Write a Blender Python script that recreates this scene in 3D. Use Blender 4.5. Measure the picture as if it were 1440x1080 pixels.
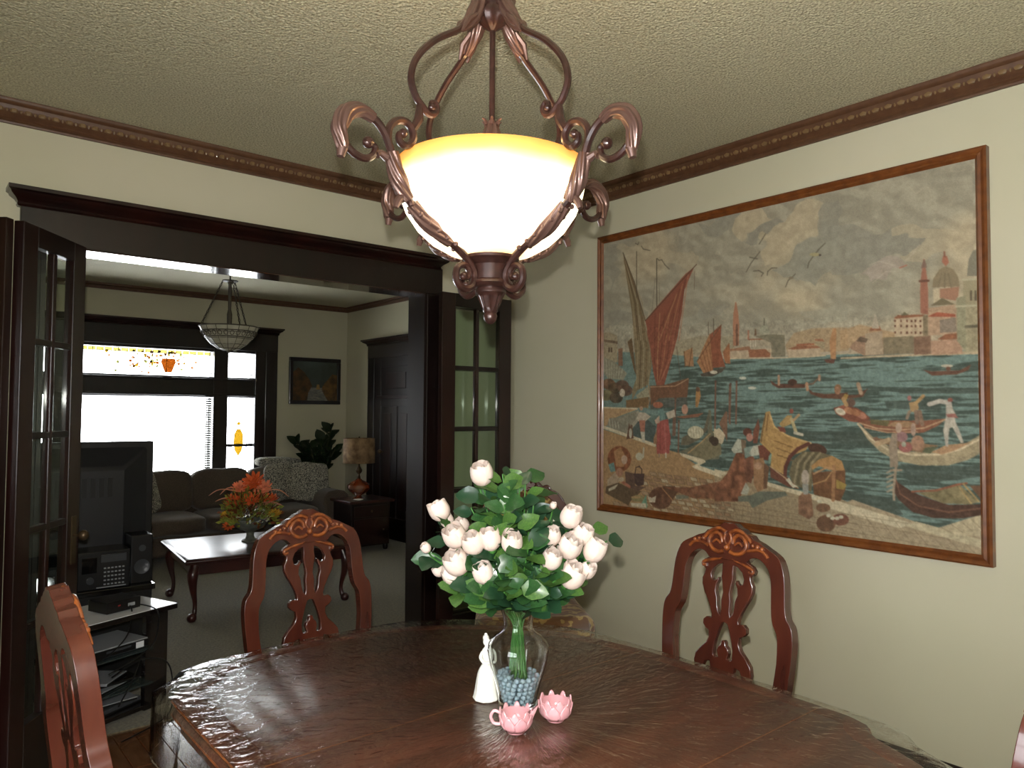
import bpy, bmesh, math, random
import numpy as np
from mathutils import Vector, Matrix, Euler, Quaternion
random.seed(7)
PI = math.pi
scn = bpy.context.scene
for o in list(bpy.data.objects):
    bpy.data.objects.remove(o, do_unlink=True)
C = scn.collection

# ------------------------------------------------------------------ camera
CAM = Vector((-3.0849, -3.7073, 1.45))
yaw, pit, rol, fpx = 0.6979, 0.0370, 0.0068, 1041.92
fw = Vector((math.sin(yaw)*math.cos(pit), math.cos(yaw)*math.cos(pit), math.sin(pit)))
rt = Vector((math.cos(yaw), -math.sin(yaw), 0)); up = rt.cross(fw)
r2 = math.cos(rol)*rt + math.sin(rol)*up
u2 = -math.sin(rol)*rt + math.cos(rol)*up
cd = bpy.data.cameras.new('camera'); cam = bpy.data.objects.new('camera', cd); C.objects.link(cam)
cam.matrix_world = Matrix(((r2.x, u2.x, -fw.x, CAM.x), (r2.y, u2.y, -fw.y, CAM.y), (r2.z, u2.z, -fw.z, CAM.z), (0, 0, 0, 1)))
cd.sensor_width = 36.0; cd.lens = fpx/1440*36.0; cd.clip_start = 0.05; cd.clip_end = 200
scn.camera = cam

# ------------------------------------------------------------------ world: a bright overcast sky outside the windows
w = bpy.data.worlds.new('overcast_sky'); scn.world = w; w.use_nodes = True
bg = w.node_tree.nodes['Background']; bg.inputs[0].default_value = (0.93, 0.97, 1.0, 1); bg.inputs[1].default_value = 12.0

# ------------------------------------------------------------------ the camera's own flash, just above the lens
fl = bpy.data.lights.new('camera_flash', 'SPOT'); fo = bpy.data.objects.new('camera_flash', fl); C.objects.link(fo)
fl.energy = 190; fl.color = (1.0, 0.985, 0.93); fl.spot_size = math.radians(120); fl.spot_blend = 0.6; fl.shadow_soft_size = 0.012
fo.matrix_world = cam.matrix_world.copy(); fo.location = CAM + up*0.085 - rt*0.012

vs = scn.view_settings
vs.view_transform = 'Standard'; vs.look = 'None'; vs.exposure = 0.0; vs.gamma = 1.0; vs.use_curve_mapping = False

# ------------------------------------------------------------------ helpers
def srgb(r, g, b):
    f = lambda c: (c/255/12.92) if c/255 <= .04045 else ((c/255+.055)/1.055)**2.4
    return (f(r), f(g), f(b), 1.0)

MATS = {}
def mat(name, col, rough=0.5, metal=0.0, coat=0.0, spec=0.5, noise=None, bump=None, trans=0.0, ior=1.45, sheen=0.0, emit=None, coatr=0.08, wave=None):
    """noise=(scale, detail, colour2, (sx,sy,sz)); bump=(scale, strength, distance, (sx,sy,sz))"""
    if name in MATS: return MATS[name]
    m = bpy.data.materials.new(name); m.use_nodes = True; nt = m.node_tree; b = nt.nodes['Principled BSDF']
    b.inputs['Base Color'].default_value = col if len(col) == 4 else (*col, 1)
    b.inputs['Roughness'].default_value = rough; b.inputs['Metallic'].default_value = metal
    b.inputs['Coat Weight'].default_value = coat; b.inputs['Coat Roughness'].default_value = coatr
    b.inputs['Specular IOR Level'].default_value = spec
    b.inputs['Transmission Weight'].default_value = trans; b.inputs['IOR'].default_value = ior
    b.inputs['Sheen Weight'].default_value = sheen
    if emit: b.inputs['Emission Color'].default_value = emit[0]; b.inputs['Emission Strength'].default_value = emit[1]
    tc = nt.nodes.new('ShaderNodeTexCoord')
    def mp(s):
        n = nt.nodes.new('ShaderNodeMapping'); n.inputs['Scale'].default_value = s
        nt.links.new(tc.outputs['Object'], n.inputs[0]); return n
    if noise:
        n = nt.nodes.new('ShaderNodeTexNoise'); n.inputs['Scale'].default_value = noise[0]; n.inputs['Detail'].default_value = noise[1]
        nt.links.new(mp(noise[3] if len(noise) > 3 else (1, 1, 1)).outputs[0], n.inputs['Vector'])
        r = nt.nodes.new('ShaderNodeValToRGB'); r.color_ramp.elements[0].position = 0.35; r.color_ramp.elements[1].position = 0.65
        r.color_ramp.elements[0].color = col if len(col) == 4 else (*col, 1)
        r.color_ramp.elements[1].color = noise[2] if len(noise[2]) == 4 else (*noise[2], 1)
        nt.links.new(n.outputs['Fac'], r.inputs[0]); nt.links.new(r.outputs[0], b.inputs['Base Color'])
    if bump:
        n = nt.nodes.new('ShaderNodeTexNoise'); n.inputs['Scale'].default_value = bump[0]; n.inputs['Detail'].default_value = 3
        nt.links.new(mp(bump[3] if len(bump) > 3 else (1, 1, 1)).outputs[0], n.inputs['Vector'])
        bn = nt.nodes.new('ShaderNodeBump'); bn.inputs['Strength'].default_value = bump[1]; bn.inputs['Distance'].default_value = bump[2]
        nt.links.new(n.outputs['Fac'], bn.inputs['Height']); nt.links.new(bn.outputs[0], b.inputs['Normal'])
    MATS[name] = m
    return m

def clear_glass(name, tint=(1, 1, 1), gloss=1.0, rough=0.0):
    """thin window/vinyl sheet: lets light straight through and mirrors by fresnel"""
    m = bpy.data.materials.new(name); m.use_nodes = True; nt = m.node_tree; nt.nodes.clear()
    out = nt.nodes.new('ShaderNodeOutputMaterial'); t = nt.nodes.new('ShaderNodeBsdfTransparent'); g = nt.nodes.new('ShaderNodeBsdfGlossy')
    t.inputs[0].default_value = (*tint, 1); g.inputs['Roughness'].default_value = rough
    lw = nt.nodes.new('ShaderNodeLayerWeight'); lw.inputs[0].default_value = .5
    pw_ = nt.nodes.new('ShaderNodeMath'); pw_.operation = 'POWER'; pw_.inputs[1].default_value = 4.0
    mul = nt.nodes.new('ShaderNodeMath'); mul.operation = 'MULTIPLY_ADD'; mul.inputs[1].default_value = .9*gloss; mul.inputs[2].default_value = .045*gloss; mul.use_clamp = True
    mx = nt.nodes.new('ShaderNodeMixShader')
    nt.links.new(lw.outputs['Facing'], pw_.inputs[0]); nt.links.new(pw_.outputs[0], mul.inputs[0]); nt.links.new(mul.outputs[0], mx.inputs[0])
    nt.links.new(t.outputs[0], mx.inputs[1]); nt.links.new(g.outputs[0], mx.inputs[2]); nt.links.new(mx.outputs[0], out.inputs[0])
    MATS[name] = m
    return m

class MB:
    """collects shapes, then builds them as ONE mesh object"""
    def __init__(s): s.v = []; s.f = []
    def add(s, v, f):
        k = len(s.v); s.v += [tuple(p) for p in v]; s.f += [tuple(i+k for i in q) for q in f]; return s
    def box(s, x0, x1, y0, y1, z0, z1, M=None):
        v = [Vector(p) for p in ((x0,y0,z0),(x1,y0,z0),(x1,y1,z0),(x0,y1,z0),(x0,y0,z1),(x1,y0,z1),(x1,y1,z1),(x0,y1,z1))]
        if M: v = [M @ p for p in v]
        return s.add(v, [(0,3,2,1),(4,5,6,7),(0,1,5,4),(1,2,6,5),(2,3,7,6),(3,0,4,7)])
    def lathe(s, prof, n=24, M=None, flute=0, amp=0.0, fr=None, twist=0.0):
        """prof [(r,z)]; fluting modulates the radius"""
        v = []
        for i, (r, z) in enumerate(prof):
            on = flute and (fr is None or fr[0] <= i <= fr[1])
            for k in range(n):
                a = 2*PI*k/n; rr = r*(1+amp*math.cos(flute*(a+twist*i))) if on else r
                p = Vector((rr*math.cos(a), rr*math.sin(a), z)); v.append(M @ p if M else p)
        f = [(i*n+k, i*n+(k+1) % n, (i+1)*n+(k+1) % n, (i+1)*n+k) for i in range(len(prof)-1) for k in range(n)]
        if prof[0][0] > 1e-5: f.append(tuple(range(n-1, -1, -1)))
        if prof[-1][0] > 1e-5: f.append(tuple((len(prof)-1)*n+k for k in range(n)))
        return s.add(v, f)
    def tube(s, pts, rad, n=8, flute=0, amp=0.0, twist=0.0, sq=(1, 1), ref=None):
        P = [Vector(p) for p in pts]; m = len(P)
        if not hasattr(rad, '__len__'): rad = [rad]*m
        T = [(P[min(i+1, m-1)]-P[max(i-1, 0)]).normalized() for i in range(m)]
        a = Vector(ref) if ref else (Vector((0, 0, 1)) if abs(T[0].z) < .9 else Vector((1, 0, 0)))
        nrm = (a - T[0]*a.dot(T[0])).normalized(); v = []
        for i in range(m):
            nrm = nrm - T[i]*nrm.dot(T[i])
            nrm = nrm.normalized() if nrm.length > 1e-6 else T[i].orthogonal().normalized()
            b = T[i].cross(nrm)
            for k in range(n):
                an = 2*PI*k/n; r = rad[i]*(1+(amp*math.cos(flute*(an+twist*i)) if flute else 0))
                v.append(P[i]+nrm*(r*math.cos(an)*sq[0])+b*(r*math.sin(an)*sq[1]))
        f = [(i*n+k, i*n+(k+1) % n, (i+1)*n+(k+1) % n, (i+1)*n+k) for i in range(m-1) for k in range(n)]
        f.append(tuple(range(n-1, -1, -1))); f.append(tuple((m-1)*n+k for k in range(n)))
        return s.add(v, f)
    def ball(s, c, r, n=10, m=6, sc=(1, 1, 1), M=None):
        v = []
        for i in range(m+1):
            t = PI*i/m
            for k in range(n):
                a = 2*PI*k/n
                p = Vector((r*sc[0]*math.sin(t)*math.cos(a), r*sc[1]*math.sin(t)*math.sin(a), r*sc[2]*math.cos(t)))
                if M: p = M @ p
                v.append(p+Vector(c))
        f = [(i*n+k, (i+1)*n+k, (i+1)*n+(k+1) % n, i*n+(k+1) % n) for i in range(m) for k in range(n)]
        return s.add(v, f)
    def build(s, name, m, parent=None, smooth=40, bevel=0, seg=2, loc=None):
        me = bpy.data.meshes.new(name); me.from_pydata([tuple(p) for p in s.v], [], s.f); me.validate()
        return link(name, me, m, parent, smooth, bevel, seg, loc, fix=True)

def link(name, me, m, parent=None, smooth=40, bevel=0, seg=2, loc=None, fix=False):
    if fix:
        bm = bmesh.new(); bm.from_mesh(me); bmesh.ops.remove_doubles(bm, verts=bm.verts, dist=1e-6)
        bmesh.ops.recalc_face_normals(bm, faces=bm.faces); bm.to_mesh(me); bm.free()
    if m: me.materials.append(m)
    if smooth:
        me.polygons.foreach_set('use_smooth', [True]*len(me.polygons)); me.set_sharp_from_angle(angle=math.radians(smooth))
    o = bpy.data.objects.new(name, me); C.objects.link(o)
    if parent: o.parent = parent
    if loc: o.location = loc
    if bevel:
        b = o.modifiers.new('bevel', 'BEVEL'); b.width = bevel; b.segments = seg; b.limit_method = 'ANGLE'; b.angle_limit = math.radians(40)
    return o

def plate(loops, y0, y1, M=None):
    """flat pierced board: loops in (x, z), thickness from y0 to y1; returns verts, faces"""
    bm = bmesh.new(); es = []
    for L in loops:
        vs_ = [bm.verts.new((x, y0, z)) for x, z in L]
        es += [bm.edges.new((vs_[i], vs_[(i+1) % len(vs_)])) for i in range(len(vs_))]
    bmesh.ops.triangle_fill(bm, use_beauty=True, use_dissolve=False, edges=es)
    g = bmesh.ops.extrude_face_region(bm, geom=list(bm.faces))
    for v in [q for q in g['geom'] if isinstance(q, bmesh.types.BMVert)]: v.co.y = y1
    bmesh.ops.recalc_face_normals(bm, faces=bm.faces)
    bm.verts.index_update()
    v = [M @ q.co if M else q.co.copy() for q in bm.verts]; f = [tuple(x.index for x in q.verts) for q in bm.faces]
    bm.free(); return v, f

def spline(pts, k=5):
    """Catmull-Rom through points (tuples of any size)"""
    P = [tuple(p) for p in pts]; out = []
    for i in range(len(P)-1):
        a, b, c, d = P[max(i-1, 0)], P[i], P[i+1], P[min(i+2, len(P)-1)]
        for j in range(k):
            t = j/k
            out.append(tuple(.5*((2*b[n])+(-a[n]+c[n])*t+(2*a[n]-5*b[n]+4*c[n]-d[n])*t*t+(-a[n]+3*b[n]-3*c[n]+d[n])*t**3) for n in range(len(b))))
    out.append(P[-1]); return out

def mirror(h):
    """closed outline from a half outline that starts and ends on the axis"""
    r = [(-x, z) for x, z in reversed(h) if abs(x) > 1e-6]
    return list(h)+r

def thing(name, label, cat, loc=(0, 0, 0), rz=0.0, group=None):
    o = bpy.data.objects.new(name, None); C.objects.link(o); o.empty_display_size = .1
    o.location = loc; o.rotation_euler = (0, 0, rz); o['label'] = label; o['category'] = cat
    if group: o['group'] = group
    return o
def tag(o, label, cat, group=None):
    o['label'] = label; o['category'] = cat
    if group: o['group'] = group
    return o
def struct(o, label=None):
    o['kind'] = 'structure'
    if label: o['label'] = label
    return o
def stuff(o):
    o['kind'] = 'stuff'; return o
def sempty(name, loc=(0, 0, 0), rz=0, label=None):
    o = bpy.data.objects.new(name, None); C.objects.link(o); o.location = loc; o.rotation_euler = (0, 0, rz); return struct(o, label)
def dup(o, parent=None):
    c = o.copy(); C.objects.link(c); c.parent = parent
    for ch in list(o.children): dup(ch, c)
    return c
def box(name, x0, x1, y0, y1, z0, z1, m, parent=None, bevel=0, smooth=0):
    cx, cy, cz = (x0+x1)/2, (y0+y1)/2, z0
    return MB().box(x0-cx, x1-cx, y0-cy, y1-cy, 0, z1-z0).build(name, m, parent, smooth, bevel, loc=(cx, cy, cz))

# ------------------------------------------------------------------ materials
def wall_mat():
    return mat('cream_wall_paint', srgb(198, 192, 168), rough=0.55, noise=(1.3, 3, srgb(192, 188, 161)), bump=(260, 0.12, 0.001), spec=0.35)
M_wall = wall_mat()
def popcorn(name, c1, c2):
    m = mat(name, c1, rough=0.6, spec=0.4); nt = m.node_tree; b = nt.nodes['Principled BSDF']
    tc = nt.nodes.new('ShaderNodeTexCoord'); v = nt.nodes.new('ShaderNodeTexVoronoi'); v.inputs['Scale'].default_value = 95
    n = nt.nodes.new('ShaderNodeTexNoise'); n.inputs['Scale'].default_value = 130; n.inputs['Detail'].default_value = 4
    r = nt.nodes.new('ShaderNodeValToRGB'); r.color_ramp.elements[0].color = c1; r.color_ramp.elements[1].color = c2
    r.color_ramp.elements[0].position = .35; r.color_ramp.elements[1].position = .62
    ad = nt.nodes.new('ShaderNodeMath'); ad.operation = 'SUBTRACT'
    bn = nt.nodes.new('ShaderNodeBump'); bn.inputs['Strength'].default_value = .85; bn.inputs['Distance'].default_value = .005
    for q in (v, n): nt.links.new(tc.outputs['Object'], q.inputs['Vector'])
    nt.links.new(n.outputs['Fac'], ad.inputs[0]); nt.links.new(v.outputs['Distance'], ad.inputs[1])
    nt.links.new(ad.outputs[0], bn.inputs['Height']); nt.links.new(n.outputs['Fac'], r.inputs[0])
    nt.links.new(r.outputs[0], b.inputs['Base Color']); nt.links.new(bn.outputs[0], b.inputs['Normal']); return m
M_ceil = popcorn('sprayed_ceiling', srgb(162, 156, 128), srgb(216, 210, 180))
M_dark = mat('dark_varnished_wood', srgb(25, 12, 9), rough=0.34, coat=0.35, noise=(9, 4, srgb(16, 8, 7), (1, 1, .12)), bump=(60, .08, .001, (1, 1, .1)), coatr=.12)
M_dark2 = mat('dark_red_varnished_wood', srgb(38, 15, 11), rough=0.3, coat=0.4, noise=(9, 4, srgb(22, 9, 7), (1, 1, .12)))
M_crown = mat('brown_crown_moulding', srgb(96, 66, 44), rough=0.45, noise=(30, 3, srgb(84, 56, 38)))
M_crown2 = mat('brown_moulding_beads', srgb(120, 94, 62), rough=0.35, coat=.3)
M_glass = clear_glass('window_glass')
M_pane = clear_glass('door_glass', (.93, .97, .93), gloss=.6)
M_carpet = mat('beige_grey_carpet', srgb(122, 114, 90), rough=0.95, spec=.1, noise=(70, 5, srgb(92, 86, 68)), bump=(420, .6, .004), sheen=.2)
M_plank = mat('oak_floor', srgb(118, 78, 50), rough=0.2, coat=.8, coatr=.15, noise=(7, 5, srgb(92, 58, 36), (6, .7, 1)))
M_chair = mat('mahogany_chair_wood', srgb(82, 38, 25), rough=0.27, coat=0.7, noise=(14, 3, srgb(62, 27, 20), (1, 1, .2)), coatr=.1)
M_carve = mat('orange_brown_carved_wood', srgb(146, 80, 36), rough=0.33, coat=0.5, noise=(40, 3, srgb(96, 46, 24)))
M_table = mat('dark_mahogany_table', srgb(100, 58, 42), rough=0.35, coat=0.35, noise=(3.5, 6, srgb(68, 38, 28), (1, 5, 1)), coatr=.15)
M_bronze = mat('bronze_brown_iron', srgb(60, 36, 30), rough=0.34, metal=0.3, coat=0.3, noise=(60, 3, srgb(44, 26, 22)))
M_bronze2 = mat('brushed_bronze_leaf', srgb(92, 68, 60), rough=0.33, metal=0.5, coat=.2)
M_black = mat('black_plastic', srgb(16, 16, 17), rough=0.35)
M_blackg = mat('glossy_black_panel', srgb(14, 13, 14), rough=0.12, coat=.5)
M_dgrey = mat('dark_grey_plastic', srgb(58, 60, 64), rough=0.3)
M_silver = mat('silver_plastic', srgb(170, 174, 180), rough=0.25, metal=.4)
M_white = mat('white_glazed_ceramic', srgb(226, 224, 214), rough=0.12, coat=.6)
M_brass = mat('old_brass', srgb(84, 68, 48), rough=0.35, metal=.6)

# ================================================================== the setting
RX0, RY0, H, CB = -3.95, -4.8, 2.73, 2.64       # dining room: x RX0..0, y RY0..0; crown bottom CB
LX0, LX1, LY0, LY1 = -4.2, 1.28, .13, 4.72       # living room
OX0, OX1, OZ = -2.61, -.66, 2.147                # the wide opening between the rooms
def wall(name, boxes, m=M_wall):
    b = MB()
    for q in boxes: b.box(*q)
    return struct(b.build(name, m, smooth=0))
wall('wall_front', [(LX0-.1, OX0, 0, LY0, 0, H), (OX1, LX1+.1, 0, LY0, 0, H), (OX0, OX1, 0, LY0, OZ+.02, H)])
wall('wall_right', [(0, .1, RY0-.1, 0, 0, H)])
wall('wall_left', [(RX0-.1, RX0, RY0-.1, -4.45, 0, H), (RX0-.1, RX0, -2.75, 0, 0, H), (RX0-.1, RX0, -4.45, -2.75, 0, .8), (RX0-.1, RX0, -4.45, -2.75, 2.15, H)])
wall('wall_back', [(RX0, 0, RY0-.1, RY0, 0, H)])
# window wall of the living room with holes
WX = [(-2.215, -1.905), (-1.76, -.345), (-.19, .115)]; WZ = [(.72, 1.585), (1.81, 2.09)]
bx = [(LX0-.1, -2.32, LY1, LY1+.16, 0, H), (.22, LX1+.1, LY1, LY1+.16, 0, H), (-2.32, .22, LY1, LY1+.16, 0, .62), (-2.32, .22, LY1, LY1+.16, 2.16, H)]
wall('wall_far', bx)
wall('wall_living_right', [(LX1, LX1+.12, LY0, LY1, 0, H)])
wall('wall_living_left', [(LX0-.12, LX0, LY0, LY1, 0, H)])
struct(box('ceiling', RX0-.1, .1, RY0-.1, .06, H, H+.1, M_ceil))
struct(box('ceiling', LX0-.1, LX1+.1, .06, LY1+.16, H, H+.1, M_ceil))
# floors: oak strips here, carpet there
fl_ = struct(box('floor', RX0-.1, .1, RY0-.1, 0.0, -.08, -.012, mat('subfloor', srgb(40, 26, 18))))
fl_.name = 'floor'
pw = .083; pm = MB().box(-pw/2+.0012, pw/2-.0012, -.6, .599, 0, .012).build('plank', M_plank, fl_, 0, bevel=.0012, seg=1)
first = True
nx = int((0-RX0)/pw)+1
fl0 = fl_.location.copy()
for i in range(nx):
    off = (i*0.37) % 1.2
    for j in range(-1, 5):
        yc = RY0 + .6 + j*1.2 + off - .6
        y0, y1 = yc-.6, yc+.6
        if y1 <= RY0+.02 or y0 >= -.02: continue
        y0, y1 = max(y0, RY0), min(y1, 0.0)
        xc = RX0+pw*(i+.5)
        if xc+pw/2 > 0.001: continue
        o = pm if first else pm.copy()
        if not first: C.objects.link(o)
        first = False
        o.location = Vector((xc, (y0+y1)/2, -.012)) - fl0; o.scale = (1, (y1-y0)/1.2, 1)
struct(box('floor', LX0-.1, LX1+.1, 0.0, LY1+.1, -.08, 0.006, M_carpet))

# ---- crown mouldings
def sweep(prof, a, b, inward, name, m, parent=None, ext=0):
    """prof [(out, z)] swept from a to b (2D points), 'out' measured along inward"""
    a = Vector(a); b = Vector(b); n = Vector(inward); mb = MB(); v = []
    for q in (a, b):
        for o_, z in prof: v.append((q.x+n.x*o_, q.y+n.y*o_, z))
    k = len(prof); f = [(i, (i+1) % k, k+(i+1) % k, k+i) for i in range(k)]+[tuple(range(k)), tuple(range(2*k-1, k-1, -1))]
    return mb.add(v, f).build(name, m, parent, smooth=35)
def crown_prof(z0=CB, z1=H): 
    h = z1-z0
    return [(0, z0), (.012, z0), (.014, z0+.08*h), (.024, z0+.14*h), (.020, z0+.26*h), (.026, z0+.34*h), (.042, z0+.44*h), (.05, z0+.62*h), (.052, z0+.74*h), (.064, z0+.8*h), (.07, z0+.9*h), (.07, z1), (0, z1)]
def beads(parent, a, b, inward, z, step=.05):
    a = Vector(a); b = Vector(b); L = (b-a).length; d = (b-a)/L; n = Vector(inward); mb = MB()
    k = int(L/step)
    for i in range(k):
        p = a+d*((i+.5)*step)+n*.043
        mb.ball((p.x, p.y, z), 1, 6, 4, sc=(.009+abs(d.x)*.008, .009+abs(d.y)*.008, .013))
        q = a+d*((i+1)*step)+n*.044
        mb.ball((q.x, q.y, z), 1, 5, 3, sc=(.005, .005, .012))
    return stuff(mb.build('bead_row', M_crown2, parent))
for i, (a, b, n) in enumerate([((RX0, 0), (0, 0), (0, -1)), ((0, 0), (0, RY0), (-1, 0)), ((RX0, RY0), (0, RY0), (0, 1)), ((RX0, 0), (RX0, RY0), (1, 0))]):
    o = struct(sweep(crown_prof(), a, b, n, 'trim_%d' % (i+1), M_crown), 'brown egg-and-bead crown moulding')
    if i < 2: beads(o, a, b, n, CB+.048)
lp = [(0, CB+.03), (.012, CB+.03), (.02, CB+.06), (.04, H-.02), (.045, H), (0, H)]
for i, (a, b, n) in enumerate([((LX0, LY1), (LX1, LY1), (0, -1)), ((LX1, LY0), (LX1, LY1), (-1, 0)), ((LX0, LY0), (LX1, LY0), (0, 1)), ((LX0, LY0), (LX0, LY1), (1, 0))]):
    struct(sweep(lp, a, b, n, 'trim_%d' % (i+5), M_crown))
# ---- baseboards
bp_ = [(0, 0), (.02, 0), (.02, .11), (.014, .118), (.014, .13), (.004, .142), (0, .142)]
struct(sweep(bp_, (0, RY0), (0, -.02), (-1, 0), 'baseboard_right', M_dark))
struct(sweep(bp_, (-.555, 0), (-.0, 0), (0, -1), 'baseboard_front', M_dark))
struct(sweep(bp_, (RX0, 0), (-2.7, 0), (0, -1), 'baseboard_front', M_dark))
struct(sweep(bp_, (RX0, RY0), (RX0, 0), (1, 0), 'baseboard_left', M_dark))
struct(sweep(bp_, (RX0, RY0), (0, RY0), (0, 1), 'baseboard_back', M_dark))
struct(sweep(bp_, (LX0, LY1), (LX1, LY1), (0, -1), 'baseboard_far', M_dark))
struct(sweep(bp_, (LX1, LY0), (LX1, 3.1), (-1, 0), 'baseboard_living_right', M_dark))
struct(sweep(bp_, (LX1, 4.2), (LX1, LY1), (-1, 0), 'baseboard_living_right', M_dark))

# ---- cased opening between the rooms
op = sempty('trim_9', (0, 0, 0), label='dark wood casing of the wide doorway')
for (x0, x1) in ((OX0-.085, OX0), (OX1, OX1+.11)):
    box('casing', x0, x1, -.03, 0, 0, OZ, M_dark, op, bevel=.004)
    box('casing', x0, x1, LY0, LY0+.025, 0, OZ, M_dark, op, bevel=.004)
box('jamb', OX0-.001, OX0+.018, -.028, LY0+.02, 0, OZ, M_dark, op)
box('jamb', OX1-.018, OX1+.001, -.028, LY0+.02, 0, OZ, M_dark, op)
M_soffit = mat('glossy_head_jamb', srgb(60, 30, 20), rough=.12, coat=1.0, coatr=.05)
box('head_jamb', OX0-.001, OX1+.001, -.028, LY0+.022, OZ-.004, OZ+.02, M_soffit, op)
box('header_board', -2.69, -.553, -.032, 0, OZ, 2.305, M_dark, op, bevel=.003)
box('header_board', -2.69, -.553, LY0, LY0+.03, OZ, 2.305, M_dark, op, bevel=.003)
cp = [(0, 2.295), (.036, 2.295), (.044, 2.303), (.040, 2.312), (.055, 2.325), (.085, 2.338), (.09, 2.346), (.105, 2.352), (.105, 2.368), (0, 2.368)]
def capmould(x0, x1, y, s, parent, prof=cp, dz=0, axis='x', name='cap_moulding', m=M_dark2):
    """cap with mitred returns"""
    k = len(prof); v = []
    mx = max(p[0] for p in prof)
    def P(t, o_, z): return (t, y+s*o_, z+dz) if axis == 'x' else (y+s*o_, t, z+dz)
    for t, e in ((x0, -1), (x1, 1)):
        for o_, z in prof: v.append(P(t+e*(o_-.02)*.6, o_, z))
    for t, e in ((x0, -1), (x1, 1)):
        for o_, z in prof: v.append(P(t+e*(o_-.02)*.6, 0, z))
    f = [(i, i+1, k+i+1, k+i) for i in range(k-1)]
    for q in (0, k):
        f += [(q+i, q+i+1, 2*k+q+i+1, 2*k+q+i) for i in range(k-1)]
    return MB().add(v, f).build(name, m, parent, smooth=35)
capmould(-2.69, -.585, 0, -1, op)

# ---- french door leaves (each: stiles, rails, muntins, ten panes)
def french(name, a, b, label, z0=.015, z1=2.15, flip=False):
    a = Vector(a); b = Vector(b); d = b-a; wd = d.length
    o = sempty(name, (a.x, a.y, z0), math.atan2(d.y, d.x), label)
    h = z1-z0; t = .019; s1 = .095; mw = .026
    box('stile', 0, s1, -t, t, 0, h, M_dark2, o, bevel=.003); box('stile', wd-s1, wd, -t, t, 0, h, M_dark2, o, bevel=.003)
    box('rail', s1, wd-s1, -t, t, h-.08, h, M_dark, o, bevel=.003); box('rail', s1, wd-s1, -t, t, 0, .24, M_dark, o, bevel=.003)
    zs = [.24+(h-.08-.24)*i/5 for i in range(6)]
    for z in zs[1:-1]: box('muntin', s1, wd-s1, -.014, .014, z-mw/2, z+mw/2, M_dark, o, bevel=.004)
    xm = wd/2; box('muntin', xm-mw/2, xm+mw/2, -.0145, .0145, .24, h-.08, M_dark2, o, bevel=.004)
    g = box('glass_pane', -.5, .5, -.0015, .0015, 0, 1, M_pane, o)
    g.scale = (xm-mw/2-s1, 1, zs[1]-zs[0]-mw)
    k = 0
    for i in range(5):
        for x0, x1 in ((s1, xm-mw/2), (xm+mw/2, wd-s1)):
            q = g if k == 0 else g.copy()
            if k: C.objects.link(q)
            q.location = ((x0+x1)/2, 0, zs[i]+mw/2); k += 1
    hd = MB(); hx = (wd-.045) if not flip else .045
    hd.box(hx-.018, hx+.018, -t-.004, -t, .78, .98)
    hd.tube([(hx, -t-.004, .9), (hx, -t-.03, .9)], .006); hd.ball((hx, -t-.042, .9), .022, 10, 7)
    hd.build('handle', M_brass, o)
    return o
french('door_1', (-.628, -.122), (-.102, -.122), 'french door leaf folded flat beside the room corner')
french('door_2', (-.585, -.066), (-.06, -.066), 'rear french door leaf folded against the wall')
french('door_3', (-2.735, -.425), (-2.465, -.055), 'left french door leaf standing half open', flip=False)
french('door_4', (-3.10, -.13), (-2.765, -.445), 'outermost left french door leaf folded towards the wall')

# ---- baywide window of the living room
def window_frame():
    o = sempty('window_1', (0, 0, 0), label='wide living room window with leaded transom')
    y0, y1 = LY1-.035, LY1+.15
    def bx_(n, x0, x1, z0, z1, yy0=y0, yy1=y1, m=M_dark): return box(n, x0, x1, yy0, yy1, z0, z1, m, o, bevel=.004)
    bx_('casing', .235, .375, 0.55, 2.32, LY1-.035, LY1); bx_('casing', -2.475, -2.335, 0.55, 2.32, LY1-.035, LY1)
    bx_('frame', .115, .235, .6, 2.15); bx_('frame', -2.335, -2.215, .6, 2.15)
    bx_('mullion', -.345, -.19, .6, 2.15, y0+.01); bx_('mullion', -1.905, -1.76, .6, 2.15, y0+.01)
    for x0, x1 in WX:
        bx_('transom_bar', x0, x1, 1.585, 1.81, y0+.02); bx_('frame_bottom', x0, x1, .6, .72, y0+.02); bx_('frame_top', x0, x1, 2.09, 2.16, y0+.02)
        for z0, z1 in WZ:
            box('window_pane', x0, x1, LY1+.07, LY1+.074, z0, z1, M_glass, o)
    bx_('transom_ledge', -2.215, .115, 1.60, 1.622, LY1-.045, LY1); bx_('transom_ledge', -2.215, .115, 1.77, 1.792, LY1-.04, LY1)
    bx_('header_board', -2.475, .375, 2.12, 2.32, LY1-.04, LY1)
    bx_('sill', -2.52, .42, .56, .60, LY1-.09, LY1+.1)
    bx_('meeting_rail', WX[2][0], WX[2][1], 1.03, 1.06, LY1+.03, LY1+.09)
    bx_('meeting_rail', WX[0][0], WX[0][1], 1.03, 1.06, LY1+.03, LY1+.09)
    capmould(-2.475, .375, LY1, -1, o, [(p, z-2.295+2.32) for p, z in cp])
    sb = MB()                                             # the ends of a raised blind's slats at the right of the big pane
    return o
win = window_frame()
bl = thing('window_blind', 'narrow strip of dark slatted blind beside the big window pane', 'blind', (-.385, LY1+.02, .72))
sl = MB().box(-.03, .03, -.012, .012, 0, .006).build('slat', mat('olive_slat', srgb(86, 92, 72), rough=.5), bl, 0)
for i in range(34):
    q = sl if i == 0 else sl.copy()
    if i: C.objects.link(q)
    q.location = (0, 0, .01+i*.0252); q.rotation_euler = (.5, 0, 0)
box('cord', -.004, .004, -.016, -.012, 0, .86, M_dgrey, bl)
w2 = sempty('added_fill_window', (0, 0, 0), label='unseen double window added in the left wall for fill daylight')  # unseen window, added so that sky light fills the dining room
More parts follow.
